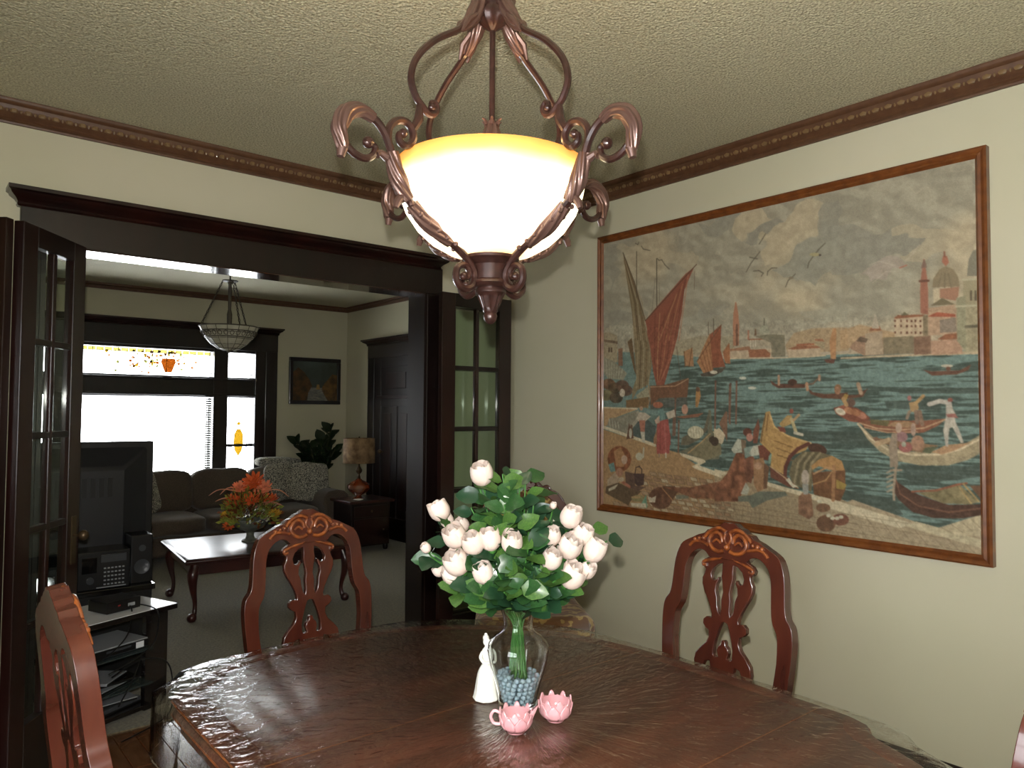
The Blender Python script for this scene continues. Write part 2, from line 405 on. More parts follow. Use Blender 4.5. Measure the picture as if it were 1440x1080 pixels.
for y0, y1 in ((-4.47, -4.41), (-3.63, -3.57), (-2.79, -2.73)): box('frame', RX0-.08, RX0+.01, y0, y1, .8, 2.15, M_dark, w2, bevel=.003)
for z0, z1 in ((.8, .86), (1.45, 1.49), (2.09, 2.15)): box('frame', RX0-.07, RX0, -4.41, -2.79, z0, z1, M_dark, w2, bevel=.003)
for y0, y1 in ((-4.60, -4.45), (-2.75, -2.60)): box('casing', RX0, RX0+.025, y0, y1, .74, 2.25, M_dark, w2, bevel=.003)
box('header_board', RX0, RX0+.03, -4.62, -2.58, 2.15, 2.3, M_dark, w2, bevel=.003); box('sill', RX0, RX0+.06, -4.62, -2.58, .72, .80, M_dark, w2, bevel=.003)
for y0, y1 in ((-4.41, -3.63), (-3.57, -2.79)):
    for z0, z1 in ((.86, 1.45), (1.49, 2.09)): box('window_pane', RX0-.05, RX0-.046, y0, y1, z0, z1, M_glass, w2)
# stained glass pieces
def stain(name, col):
    m = bpy.data.materials.new(name); m.use_nodes = True; nt = m.node_tree; nt.nodes.clear()
    out = nt.nodes.new('ShaderNodeOutputMaterial'); t = nt.nodes.new('ShaderNodeBsdfTransparent'); t.inputs[0].default_value = (*col, 1)
    nt.links.new(t.outputs[0], out.inputs[0]); return m
S_or = stain('orange_stained_glass', (.24, .11, .03)); S_ye = stain('yellow_stained_glass', (.30, .22, .05)); S_gr = stain('green_stained_glass', (.26, .26, .14)); S_re = stain('pink_stained_glass', (.33, .22, .15))
M_lead = mat('lead_came', srgb(70, 62, 48), rough=.5)
rnd = random.Random(3)
def piece(poly, y, m, name='stained_piece'):
    v, f = plate([poly], y, y+.003); return MB().add(v, f).build(name, m, win, 0)
for i in range(18):
    x0_ = WX[1][0]+.04+i*.076; piece([(x0_, 2.052), (x0_+.07, 2.052), (x0_+.07, 2.086), (x0_, 2.086)], LY1+.064, stain('pale_yellow_stained_glass', (.36, .33, .16)) if i == 0 else bpy.data.materials['pale_yellow_stained_glass'], 'stained_border')
ux, uz = -.80, 1.845
piece([(ux-.065, uz+.15), (ux+.065, uz+.15), (ux+.075, uz+.11), (ux+.05, uz+.04), (ux+.035, uz+.0), (ux-.035, uz+.0), (ux-.05, uz+.04), (ux-.075, uz+.11)], LY1+.06, S_or)
def disc(cx, cz, r, k=7, sx=1.0): return [(cx+r*sx*math.cos(2*PI*i/k), cz+r*math.sin(2*PI*i/k)) for i in range(k)]
for i in range(80):
    x = rnd.gauss(-.98, .22); z = rnd.uniform(1.83, 2.07)
    if x < -1.45 or x > -.47 or (abs(x-ux) < .09 and z < uz+.17): continue
    piece(disc(x, z, rnd.uniform(.010, .02), 5), LY1+.061+rnd.random()*.006, rnd.choice([S_gr, S_gr, S_ye, S_re, S_re, S_or]), 'stained_leaf')
sx_, sz_ = -.03, 1.07
piece([(sx_-.02, sz_+.16), (sx_+.02, sz_+.16), (sx_+.05, sz_+.1), (sx_+.055, sz_), (sx_+.04, sz_-.09), (sx_, sz_-.15), (sx_-.04, sz_-.09), (sx_-.055, sz_), (sx_-.05, sz_+.1)], LY1+.062, S_ye)
piece(disc(sx_, sz_+.22, .022, 6), LY1+.062, S_ye, 'stained_leaf')
for dx in (-.09, .09): piece(disc(sx_+dx, sz_-.03, .02, 6), LY1+.062, stain('blue_stained_glass', (.14, .17, .28)), 'stained_leaf')
lc = MB()
def came(x0, z0, x1, z1, r=.0028): lc.tube([(x0, LY1+.068, z0), (x1, LY1+.068, z1)], r, 4)
for i in range(1, 6):
    x = WX[1][0]+(WX[1][1]-WX[1][0])*i/6; came(x, 1.81, x, 2.09)
came(WX[1][0], 2.05, WX[1][1], 2.05); came(WX[1][0], 1.85, WX[1][1], 1.85)
for k in range(30):
    x = rnd.gauss(-.98, .22); z = rnd.uniform(1.84, 2.06); a = rnd.uniform(0, PI); l = .045
    if -1.5 < x < -.45: came(x, z, x+l*math.cos(a), min(2.085, max(1.815, z+l*math.sin(a))), .0016)
for x0, x1 in (WX[0], WX[2]):
    came(x0, 2.05, x1, 2.05); came((x0+x1)/2, 1.81, (x0+x1)/2, 2.09); came(x0, 1.85, x1, 1.85)
    came(x0+.05, .72, x0+.05, 1.585); came(x1-.05, .72, x1-.05, 1.585); came(x0, 1.5, x1, 1.5)
lc.build('lead_came', M_lead, win)

# ---- panelled door in the living room's right wall
d5 = sempty('door_5', (0, 0, 0), label='dark panelled door with cased frame in the living room')
X_ = LX1
box('casing', X_-.03, X_, 3.98, 4.13, 0, 2.21, M_dark, d5, bevel=.004); box('casing', X_-.03, X_, 2.9, 3.05, 0, 2.21, M_dark, d5, bevel=.004)
box('header_board', X_-.032, X_, 2.9, 4.13, 2.06, 2.22, M_dark, d5, bevel=.003)
capmould(2.9, 4.13, X_, -1, d5, [(p, z-2.295+2.21) for p, z in cp], axis='y')
box('slab', X_-.012, X_, 3.05, 3.98, 0.01, 2.06, M_dark, d5)
for y0, y1, z0, z1 in ((3.05, 3.2, .01, 2.06), (3.83, 3.98, .01, 2.06), (3.2, 3.83, 1.95, 2.06), (3.2, 3.83, 1.50, 1.62), (3.2, 3.83, .01, .25), (3.47, 3.56, .25, 1.5)):
    box('door_board', X_-.024, X_-.012, y0, y1, z0, z1, M_dark, d5, bevel=.003)
box('ledge', X_-.05, X_-.024, 3.15, 3.88, 1.585, 1.62, M_dark2, d5, bevel=.003)
for y0, y1, z0, z1 in ((3.3, 3.72, 1.70, 1.88), (3.27, 3.42, .35, 1.42), (3.61, 3.76, .35, 1.42)):
    box('door_panel', X_-.019, X_-.012, y0, y1, z0, z1, M_dark2, d5, bevel=.003)
hb = MB(); hb.ball((X_-.06, 3.77, .98), .027, 10, 7); hb.tube([(X_-.02, 3.77, .98), (X_-.05, 3.77, .98)], .009); hb.build('door_knob', M_brass, d5)

# ================================================================== framed woven harbour tapestry on the right wall
# The picture is worked out in its own plane: u runs 0..1000 left to right, v 0..800 top to bottom.
def tapestry():
    t = thing('framed_tapestry', 'large brown-framed tapestry of boats and gondolas in a harbour', 'tapestry', (0, -1.79, .9))
    # sketch tiles (origin x, y, scale) share one sheet; the sheet's four corners map onto the picture's corners
    src = np.array([(845, 341), (1373, 215), (1376, 783), (842, 716)], float); dst = np.array([(0, 0), (1000, 0), (1000, 800), (0, 800)], float)
    A = []; B = []
    for (x, y), (u, v) in zip(src, dst):
        A.append([x, y, 1, 0, 0, 0, -u*x, -u*y]); B.append(u); A.append([0, 0, 0, x, y, 1, -v*x, -v*y]); B.append(v)
    hm = np.append(np.linalg.solve(np.array(A), np.array(B)), 1).reshape(3, 3)
    T = {1: (840, 330, 7.2), 2: (980, 280, 5.4), 3: (1180, 320, 5.4), 4: (840, 440, 5.684), 5: (840, 580, 6.353), 6: (1000, 440, 5.684), 7: (1000, 580, 5.4), 8: (1160, 500, 4.696), 0: (0, 0, 1)}
    def uv(k, p):
        ox, oy, s = T[k]; q = hm @ np.array([ox+p[0]/s, oy+p[1]/s, 1]); return q[:2]/q[2]
    NU, NV = 720, 576
    img = np.zeros((NV, NU, 3)); yy, xx = np.mgrid[0:NV, 0:NU]; uu = xx/(NU-1)*1000; vv = yy/(NV-1)*800
    rs = np.random.RandomState(5)
    def vnoise(fx, fy, seed):
        r = np.random.RandomState(seed); g = r.rand(int(fy)+3, int(fx)+3)
        a = uu/1000*fx; b = vv/800*fy; i = b.astype(int); j = a.astype(int); fi = b-i; fj = a-j
        fi = fi*fi*(3-2*fi); fj = fj*fj*(3-2*fj)
        return (g[i, j]*(1-fi)*(1-fj)+g[i+1, j]*fi*(1-fj)+g[i, j+1]*(1-fi)*fj+g[i+1, j+1]*fi*fj)
    def c_(c): return np.array(c, float)
    # sky: blue-grey above, cream clouds, peach horizon
    n = vnoise(5, 4, 1)*.55+vnoise(11, 9, 2)*.3+vnoise(24, 20, 3)*.15
    k = np.clip((n-.46)*5, 0, 1)[..., None]
    img[:] = c_((130, 122, 100))*(1-k)+c_((147, 132, 102))*k
    hz = np.clip((vv-300)/110, 0, 1)[..., None]; img[:] = img*(1-hz*.55)+c_((150, 126, 98))*hz*.55
    WX_ = (vnoise(16, 13, 31)-.5)*62+(vnoise(40, 32, 32)-.5)*26; WY_ = (vnoise(16, 13, 33)-.5)*44+(vnoise(40, 32, 34)-.5)*20
    def fill(k, col, pts, alpha=1.0, tex=0, warp=0):
        P = np.array([uv(k, p) for p in pts]); x0, y0 = P.min(0); x1, y1 = P.max(0)
        x0 -= 50*warp; x1 += 50*warp; y0 -= 40*warp; y1 += 40*warp
        j0, j1 = max(0, int(x0/1000*(NU-1))-1), min(NU, int(x1/1000*(NU-1))+2); i0, i1 = max(0, int(y0/800*(NV-1))-1), min(NV, int(y1/800*(NV-1))+2)
        if j1 <= j0 or i1 <= i0: return
        acc = np.zeros((i1-i0, j1-j0))
        for dx, dy in ((-.45, -.45), (.45, -.45), (-.45, .45), (.45, .45)):
            U = uu[i0:i1, j0:j1]+dx; V = vv[i0:i1, j0:j1]+dy; U = U+warp*WX_[i0:i1, j0:j1]; V = V+warp*WY_[i0:i1, j0:j1]; ins = np.zeros(U.shape, bool); m = len(P)
            for a in range(m):
                (xa, ya), (xb, yb) = P[a], P[(a+1) % m]
                if ya == yb: continue
                ins ^= ((ya > V) != (yb > V)) & (U < (xb-xa)*(V-ya)/(yb-ya)+xa)
            acc += ins*.25
        a_ = (acc*alpha)[..., None]; cc = c_(col)
        if tex: cc = cc*(1+tex*(vnoise(90, 70, 9)[i0:i1, j0:j1, None]-.5))
        img[i0:i1, j0:j1] = img[i0:i1, j0:j1]*(1-a_)+cc*a_
    def line(k, col, pts, w=2.0, alpha=1.0):
        P = [uv(k, p) for p in pts]
        for (xa, ya), (xb, yb) in zip(P, P[1:]):
            j0, j1 = max(0, int((min(xa, xb)-w)/1000*(NU-1))-1), min(NU, int((max(xa, xb)+w)/1000*(NU-1))+2)
            i0, i1 = max(0, int((min(ya, yb)-w)/800*(NV-1))-1), min(NV, int((max(ya, yb)+w)/800*(NV-1))+2)
            if j1 <= j0 or i1 <= i0: continue
            U = uu[i0:i1, j0:j1]; V = vv[i0:i1, j0:j1]; dx, dy = xb-xa, yb-ya; L = dx*dx+dy*dy+1e-9
            s = np.clip(((U-xa)*dx+(V-ya)*dy)/L, 0, 1); d = np.hypot(U-xa-s*dx, V-ya-s*dy)
            a_ = (np.clip(w/2+.9-d, 0, 1.8)/1.8*alpha)[..., None]
            img[i0:i1, j0:j1] = img[i0:i1, j0:j1]*(1-a_)+c_(col)*a_
    def blob(k, col, x, y, rx, ry, alpha=1.0, tex=0, ang=0):
        fill(k, col, [(x+rx*math.cos(t)*math.cos(ang)-ry*math.sin(t)*math.sin(ang), y+rx*math.cos(t)*math.sin(ang)+ry*math.sin(t)*math.cos(ang)) for t in np.linspace(0, 2*PI, 15)[:-1]], alpha, tex)
    cream, grey = (150, 134, 103), (119, 114, 97)
    # rims and hollows of the clouds
    sky = (vv < 330); n2 = vnoise(7, 10, 41)*.5+vnoise(17, 22, 42)*.3+vnoise(45, 50, 43)*.2; gx = n2-np.roll(n2, (3, -4), (0, 1))
    img[:] = img*(1+np.clip(gx*1.5, -.05, .07)*sky[..., None][..., 0])[..., None]
    rim = np.exp(-((n2-.54)/.010)**2)*(vnoise(9, 7, 44) > .5)*sky; img[:] = img*(1-.3*rim[..., None])+c_((164, 148, 118))*.3*rim[..., None]
    # clouds laid out as in the weaving
    for a in [(2, grey, [(0, 150), (60, 250), (150, 300), (230, 260), (240, 180), (330, 90), (0, 150)], .7),
              (2, cream, [(240, 280), (235, 190), (290, 110), (420, 70), (520, 90), (530, 160), (430, 190), (420, 240), (330, 330)], .8),
              (2, grey, [(430, 250), (460, 180), (560, 150), (600, 190), (520, 250), (440, 330), (380, 310)], .8),
              (2, cream, [(520, 220), (560, 190), (620, 200), (640, 150), (740, 60), (860, 0), (940, 30), (950, 110), (965, 160), (900, 260), (800, 290), (700, 320), (690, 430), (620, 490), (480, 510), (440, 420)], .85),
              (2, (121, 117, 99), [(700, 330), (830, 290), (930, 230), (1080, 180), (1080, 560), (900, 640), (860, 590), (740, 560), (660, 600), (560, 560), (640, 480)], .75),
              (2, grey, [(960, 0), (1080, 0), (1080, 330), (940, 240), (970, 150), (930, 60)], .6),
              (3, grey, [(0, 0), (350, 0), (360, 60), (460, 100), (600, 90), (560, 170), (480, 240), (300, 240), (160, 320), (0, 360)], .75),
              (3, cream, [(350, 0), (360, 60), (460, 100), (600, 90), (500, 230), (440, 260), (560, 320), (700, 240), (1050, 140), (1050, 0)], .6),
              (3, (140, 124, 108), [(150, 340), (230, 260), (330, 240), (450, 270), (460, 330), (350, 330), (260, 420)], .7),
              (1, grey, [(20, 780), (500, 770), (500, 880), (160, 940), (20, 960)], .55), (1, (130, 125, 104), [(820, 800), (1080, 780), (1080, 880), (830, 900)], .5),
              (1, grey, [(60, 90), (230, 60), (180, 160), (130, 260), (150, 420), (60, 560), (30, 400)], .5), (1, cream, [(190, 130), (260, 70), (360, 100), (520, 40), (640, 20), (800, 90), (1000, 160), (1020, 320), (700, 240), (420, 300), (240, 260)], .5),
              (2, grey, [(0, 830), (210, 820), (240, 880), (60, 920), (0, 900)], .5), (2, (130, 125, 104), [(730, 860), (1080, 800), (1080, 930), (800, 930)], .5)]: fill(a[0], a[1], a[2], min(1, a[3]*1.1), .12, .8)
    line(3, (160, 144, 120), [(230, 270), (300, 240), (420, 270)], 2, .6); line(3, (160, 144, 120), [(250, 410), (350, 320), (440, 320)], 2, .6); line(3, (160, 140, 118), [(500, 240), (560, 180), (610, 110)], 2, .6)
    # hills, peach haze
    fill(6, (140, 112, 76), [(580, 260), (650, 160), (800, 120), (1080, 110), (1090, 300), (600, 330)], .8)
    fill(3, (152, 118, 78), [(0, 780), (150, 730), (420, 790), (420, 880), (0, 920)], .8); fill(4, (128, 116, 88), [(600, 240), (800, 190), (1080, 190), (1080, 330), (580, 350)], .8)
    # water with woven ripples
    fill(0, (88, 108, 98), [(842, 496), (930, 500), (1010, 506), (1140, 500), (1374, 490), (1376, 783), (842, 716)])
    wmask = np.zeros((NV, NU)); P0 = [uv(0, q) for q in ((842, 500), (1010, 506), (1140, 501), (1374, 492))]
    hor = np.interp(uu[0], [p[0] for p in P0], [p[1] for p in P0])
    below = vv > hor[None, :]+2
    r1 = vnoise(13, 150, 11); r2_ = vnoise(34, 260, 12); r3 = vnoise(6, 34, 13); dk = np.clip((r1*.55+r2_*.45-.47+.22*(r3-.5)+.08*np.clip((vv-420)/200, -.6, 1))*7, 0, 1)
    ramp = np.clip((uu-120)/150, .15, 1)
    a_ = (below*dk*.85*ramp)[..., None]; img[:] = img*(1-a_)+c_((56, 66, 56))*a_
    for band in ([(480, 215), (1030, 205), (1030, 245), (480, 250)], [(380, 300), (760, 290), (760, 360), (400, 350)], [(0, 500), (280, 520), (400, 620), (60, 560)], [(120, 900), (430, 960), (500, 1060), (330, 1075), (150, 980)], [(480, 720), (1020, 730), (1020, 800), (560, 860)]): fill(8, (60, 68, 58), band, .75)
    for band in ([(760, 640), (1030, 640), (1080, 700), (740, 680)], [(180, 830), (420, 850), (500, 880), (240, 890)], [(700, 960), (1080, 980), (1080, 1060), (760, 1030)]): fill(6, (60, 68, 58), band, .6)
    fill(5, (62, 74, 64), [(850, 470), (1080, 420), (1080, 530), (950, 500)]); fill(4, (58, 62, 56), [(200, 830), (320, 830), (440, 930), (430, 1060), (240, 1060)], .7); fill(4, (70, 66, 56), [(380, 730), (420, 700), (690, 690), (700, 760), (400, 790)], .7)
    # far shores
    terra, wallc, shade = (128, 78, 50), (150, 128, 98), (96, 90, 72)
    fill(6, wallc, [(120, 300), (480, 290), (480, 365), (120, 375)]); fill(6, terra, [(280, 300), (420, 292), (460, 330), (455, 358), (290, 362)]); fill(6, terra, [(130, 296), (290, 270), (300, 300), (130, 312)], .8)
    fill(6, (136, 122, 96), [(285, 215), (500, 205), (500, 265), (285, 275)]); fill(6, terra, [(280, 212), (500, 200), (500, 212), (280, 222)]); fill(6, (104, 96, 74), [(340, 190), (450, 172), (575, 176), (580, 350), (470, 356), (465, 240)])
    for x in (300, 320, 340): line(6, (164, 150, 122), [(x, 225), (x, 272)], 3, .8)
    fill(6, (126, 122, 98), [(368, 172), (372, 130), (395, 100), (425, 92), (450, 120), (455, 165)]); line(6, shade, [(412, 95), (412, 45)], 3); fill(6, (104, 78, 54), [(330, 185), (335, 130), (345, 128), (350, 185)]); fill(6, (150, 92, 66), [(275, 215), (278, 140), (288, 140), (290, 215)])
    fill(6, (150, 96, 66), [(160, 270), (158, 90), (165, 0), (200, 0), (210, 95), (205, 265)]); fill(2, (150, 96, 66), [(262, 940), (262, 880), (278, 780), (286, 780), (302, 880), (302, 940)]); line(6, (92, 66, 50), [(190, 100), (190, 262)], 6, .8)
    fill(6, wallc, [(600, 285), (860, 262), (865, 345), (600, 358)]); fill(6, terra, [(600, 290), (680, 262), (860, 262), (865, 280), (640, 294)]); fill(6, (140, 76, 48), [(670, 250), (810, 242), (815, 256), (670, 262)]); fill(6, (132, 116, 84), [(820, 215), (895, 225), (895, 290), (830, 260)]); fill(6, terra, [(818, 208), (880, 206), (895, 228), (820, 222)])
    line(6, (160, 136, 104), [(130, 372), (480, 365), (760, 352), (900, 340)], 3)
    # right bank
    fill(3, (150, 128, 96), [(0, 985), (1060, 920), (1060, 950), (560, 970), (0, 998)]); fill(3, (132, 100, 74), [(70, 905), (140, 830), (240, 790), (320, 790), (330, 960), (180, 970), (80, 920)])
    fill(3, (142, 120, 92), [(190, 800), (320, 780), (325, 955), (190, 965)]); fill(3, terra, [(220, 780), (240, 745), (300, 740), (315, 775)]); fill(3, (150, 134, 110), [(240, 760), (262, 650), (272, 650), (300, 760)]); fill(3, (92, 74, 56), [(120, 860), (150, 825), (210, 840), (200, 870)])
    fill(3, (110, 96, 70), [(325, 830), (560, 815), (560, 950), (330, 960)]); fill(3, (158, 134, 102), [(415, 680), (630, 655), (640, 810), (415, 820)]); fill(3, terra, [(410, 678), (440, 655), (640, 648), (640, 664), (420, 684)]); fill(3, (96, 88, 62), [(465, 660), (490, 628), (530, 655)])
    for row in (700, 740, 790):
        for x in (420, 465, 510, 545, 575, 612): fill(3, (94, 58, 42), [(x-7, row-9), (x+6, row-10), (x+6, row+8), (x-7, row+9)])
    fill(3, (138, 84, 62), [(612, 640), (615, 400), (640, 220), (648, 220), (670, 390), (675, 590), (670, 650)]); fill(3, (112, 84, 68), [(622, 290), (640, 225), (650, 225), (666, 285)]); line(3, (100, 64, 48), [(612, 392), (676, 388)], 5)
    fill(3, (118, 102, 74), [(705, 440), (715, 370), (760, 300), (810, 275), (870, 300), (905, 360), (915, 430)]); fill(3, (140, 96, 70), [(755, 450), (910, 432), (905, 500), (880, 540), (760, 520)]); fill(3, (158, 140, 108), [(710, 450), (760, 445), (765, 560), (715, 560)])
    for x in (750, 800, 850): line(3, (98, 84, 62), [(x, 440), (x+(805-x)*.5, 330)], 2, .7)
    fill(3, (146, 86, 62), [(780, 240), (790, 195), (820, 195), (835, 245), (810, 275)]); line(3, (120, 70, 52), [(803, 200), (800, 165)], 3)
    fill(3, (150, 118, 88), [(670, 600), (890, 570), (900, 800), (670, 810)]); fill(3, (100, 88, 62), [(690, 580), (780, 520), (880, 570)]); fill(3, (146, 72, 48), [(660, 665), (740, 630), (880, 645), (880, 665)]); fill(3, (116, 100, 82), [(760, 690), (880, 670), (890, 780), (760, 790)])
    fill(3, terra, [(740, 840), (800, 800), (900, 790), (920, 835), (800, 845)]); fill(3, (150, 112, 84), [(690, 850), (920, 840), (930, 950), (690, 960)]); fill(3, (112, 82, 60), [(560, 820), (690, 810), (690, 955), (560, 958)]); fill(3, (108, 92, 66), [(632, 655), (670, 655), (670, 810), (632, 815)])
    fill(3, (110, 104, 84), [(970, 350), (985, 220), (1020, 150), (1055, 140), (1055, 350)]); fill(3, (132, 120, 88), [(940, 380), (1055, 370), (1055, 930), (945, 940)]); fill(3, (122, 116, 86), [(890, 520), (960, 500), (960, 940), (890, 850)])
    for x in (1000, 1035): fill(3, (90, 78, 58), [(x-10, 540), (x-8, 460), (x+8, 460), (x+10, 540)])
    line(3, (150, 140, 108), [(885, 585), (1055, 575)], 4); line(3, (150, 140, 108), [(940, 380), (1055, 372)], 4); line(3, (88, 80, 60), [(960, 740), (1055, 735)], 6)
    # left town
    fill(4, (132, 116, 86), [(20, 170), (60, 165), (130, 190), (135, 410), (20, 420)]); fill(4, (98, 78, 56), [(25, 225), (135, 240), (135, 262), (25, 245)]); fill(4, (116, 80, 56), [(140, 300), (175, 295), (175, 440), (140, 440)])
    for x in (65, 85): fill(4, (84, 66, 48), [(x-6, 330), (x-6, 290), (x+6, 290), (x+6, 330)])
    fill(4, (118, 112, 88), [(15, 370), (100, 400), (210, 500), (180, 555), (60, 545), (20, 500)]); [line(4, (146, 140, 116), [(20+i*22, 380+i*12), (30+i*18, 540)], 2, .7) for i in range(8)]
    for x, y, c in ((60, 590, (104, 70, 44)), (110, 620, (80, 62, 40)), (170, 600, (96, 70, 52)), (40, 680, (96, 84, 52)), (120, 700, (70, 56, 40)), (200, 640, (84, 60, 44))): blob(4, c, x, y, 55, 45, .9, .4)
    blob(4, (150, 134, 110), 170, 660, 22, 34)
    # big lateen sails
    fill(1, (104, 88, 58), [(232, 185), (260, 260), (345, 470), (440, 850), (480, 1040), (340, 1080), (320, 800), (260, 400)]); fill(4, (108, 92, 62), [(258, 0), (340, 30), (375, 180), (410, 300), (410, 440), (380, 590), (290, 640), (250, 720), (250, 640), (285, 540), (270, 300)])
    fill(4, (92, 70, 44), [(215, 245), (250, 210), (285, 520), (265, 470)])
    for i, cc in enumerate([(132, 112, 78), (84, 62, 40), (136, 120, 88), (98, 72, 46), (128, 108, 76)]):
        line(1, cc, [(240+i*6, 260), (330+i*24, 700), (345+i*30, 1080)], 3.2, .75); line(4, cc, [(270+i*22, 30), (300+i*24, 300), (285+i*24, 620)], 3.2, .75)
    line(1, (78, 62, 42), [(232, 180), (345, 480), (455, 880)], 2.5); line(1, (76, 66, 50), [(372, 165), (368, 640)], 2.5); line(1, (76, 66, 50), [(577, 240), (575, 740)], 3); line(1, (92, 84, 66), [(560, 440), (525, 780)], 1.5, .8); line(1, (92, 84, 66), [(598, 480), (605, 690)], 1.5, .8)
    red = (124, 66, 46)
    fill(1, red, [(960, 325), (870, 395), (640, 660), (570, 740), (455, 880), (500, 1080), (770, 1080), (830, 800), (860, 560), (935, 380)]); fill(4, red, [(375, 60), (450, 0), (655, 0), (620, 200), (545, 470), (510, 590), (450, 610), (420, 480), (400, 300), (375, 180)])
    for i, cc in enumerate([(150, 92, 62), (96, 50, 36), (146, 94, 56), (104, 56, 38), (152, 104, 62), (104, 54, 38)]):
        line(1, cc, [(900-i*30, 400+i*52), (800-i*50, 1080)], 4, .6); line(4, cc, [(630-i*38, 10), (560-i*26, 380), (480-i*6, 560)], 4, .6)
    line(1, (84, 54, 38), [(985, 295), (455, 882)], 2.5); line(1, (84, 66, 48), [(965, 370), (960, 555)], 1.5, .7)
    # their hull
    fill(4, (100, 66, 44), [(395, 600), (520, 590), (700, 535), (710, 545), (695, 690), (470, 700), (400, 760)]); fill(4, (122, 114, 86), [(280, 680), (390, 600), (395, 690), (300, 720)]); fill(4, (104, 78, 46), [(200, 720), (385, 690), (380, 780), (200, 780)]); line(4, (148, 110, 76), [(400, 610), (600, 600), (705, 540)], 2.5); line(4, (130, 96, 64), [(385, 600), (395, 690), (375, 780)], 3)
    # other sails
    fill(4, (140, 92, 54), [(775, 400), (880, 170), (900, 200), (905, 470), (830, 500)]); fill(4, (122, 66, 42), [(880, 180), (975, 95), (965, 300), (1005, 440), (905, 450)]); line(4, (88, 60, 42), [(775, 400), (975, 98)], 2); line(4, (80, 70, 54), [(912, 180), (912, 50)], 2); line(4, (80, 70, 54), [(870, 180), (870, 80)], 2)
    for i in range(4): line(4, (98, 56, 38), [(800+i*22, 360-i*45), (850+i*20, 490)], 2, .7)
    fill(4, (142, 98, 60), [(672, 320), (740, 285), (750, 440), (680, 435)]); line(4, (100, 70, 44), [(672, 320), (680, 440)], 3); line(4, (100, 70, 44), [(735, 290), (712, 440)], 3)
    fill(4, (138, 84, 50), [(985, 320), (1035, 245), (1040, 410), (1000, 400)]); fill(6, (138, 84, 50), [(85, 330), (130, 245), (135, 415), (95, 410)]); fill(4, (70, 62, 50), [(800, 500), (1010, 440), (980, 480), (900, 520), (810, 520)]); blob(4, (158, 148, 122), 910, 485, 32, 14)
    fill(6, (152, 104, 62), [(935, 230), (965, 120), (992, 120), (985, 370), (945, 365)]); fill(6, (90, 58, 44), [(890, 372), (980, 370), (970, 405), (910, 400)])
    # mooring poles
    for k_, x, y0, y1 in ((4, 925, 560, 960), (4, 1045, 580, 900), (6, 130, 590, 880), (6, 185, 560, 900), (4, 600, 700, 1000), (5, 655, 0, 230), (5, 700, 100, 400)): line(k_, (104, 72, 54), [(x, y0), (x-8, y1)], 5); blob(k_, (84, 58, 46), x, y0, 9, 10)
    line(4, (88, 66, 50), [(612, 280), (640, 520)], 2, .7)
    # quay, stones
    fill(5, (138, 104, 64), [(10, 180), (480, 330), (700, 390), (860, 500), (1080, 610), (1080, 1000), (0, 860)]); fill(7, (132, 112, 80), [(0, 480), (120, 460), (640, 640), (1080, 760), (1080, 980), (0, 830)]); fill(8, (140, 122, 92), [(0, 960), (330, 1080), (0, 1080)]); fill(0, (126, 108, 78), [(1100, 700), (1180, 705), (1376, 783), (1376, 790), (1000, 745)]);
    fill(0, (134, 116, 86), [(1195, 705), (1285, 736), (1320, 748), (1376, 726), (1376, 783), (1150, 755), (1130, 735)])
    fill(4, (146, 112, 72), [(20, 780), (300, 790), (120, 860), (40, 930), (20, 930)]); fill(4, (126, 118, 96), [(60, 900), (300, 800), (320, 860), (210, 1000), (80, 960)]); line(4, (160, 142, 108), [(15, 780), (290, 788)], 4)
    fill(5, (110, 104, 84), [(50, 150), (70, 80), (160, 70), (310, 10), (330, 60), (210, 220)]); [line(5, (150, 142, 118), [(70+i*26, 90+i*8), (80+i*26, 170)], 3, .7) for i in range(4)]
    line(5, (166, 150, 116), [(15, 160), (480, 320)], 9); fill(5, (166, 150, 116), [(700, 385), (930, 445), (940, 470), (880, 500), (1080, 570), (1080, 612), (840, 530), (815, 510), (870, 480), (720, 415)])
    fill(7, (162, 146, 112), [(0, 450), (110, 480), (90, 500), (0, 490)]); fill(7, (162, 146, 112), [(400, 545), (560, 590), (760, 640), (1080, 745), (1080, 800), (820, 700), (620, 640), (400, 575)]); fill(8, (162, 146, 112), [(0, 965), (300, 1075), (220, 1080), (0, 1010)]); fill(0, (160, 145, 112), [(1150, 700), (1280, 738), (1262, 745), (1150, 715)])
    for r_ in range(9):
        for c in range(15):
            bx0 = 60+c*74+(r_ % 2)*36+rs.uniform(-6, 6); by0 = 520+r_*46+c*9+rs.uniform(-5, 5)
            if by0 < 470+.3*bx0 and bx0 < 400: continue
            cc = [(156, 140, 106), (140, 112, 80), (130, 96, 66), (150, 130, 96)][rs.randint(4)]
            if bx0 > 350 or r_ > 6: fill(5, (92, 72, 50), [(bx0-5, by0-5), (bx0+60, by0+6), (bx0+72, by0+44), (bx0+6, by0+36)], .7); fill(5, cc, [(bx0, by0), (bx0+54, by0+10), (bx0+66, by0+38), (bx0+10, by0+30)], .85)
    for i in range(16): line(7, (104, 84, 58), [(20+i*66, 690+i*18), (0+i*66, 850+i*18)], 1.6, .7)
    for i in range(5): line(7, (104, 84, 58), [(0, 700+i*36), (1080, 860+i*46)], 1.6, .7)
    for i in range(9): line(0, (100, 84, 60), [(1190+i*22, 722+i*5), (1215+i*22, 760+i*3)], 1.0, .7)
    for i in range(3): line(0, (100, 84, 60), [(1180, 725+i*12), (1376, 752+i*14)], 1.0, .7)
    fill(0, (152, 138, 104), [(1285, 735), (1376, 760), (1376, 772), (1270, 742)]); fill(0, (150, 134, 100), [(1312, 745), (1376, 724), (1376, 756), (1340, 752)]); [line(0, (104, 90, 64), [(1320+i*14, 743-i*4), (1336+i*14, 752-i*2)], 1, .8) for i in range(4)]
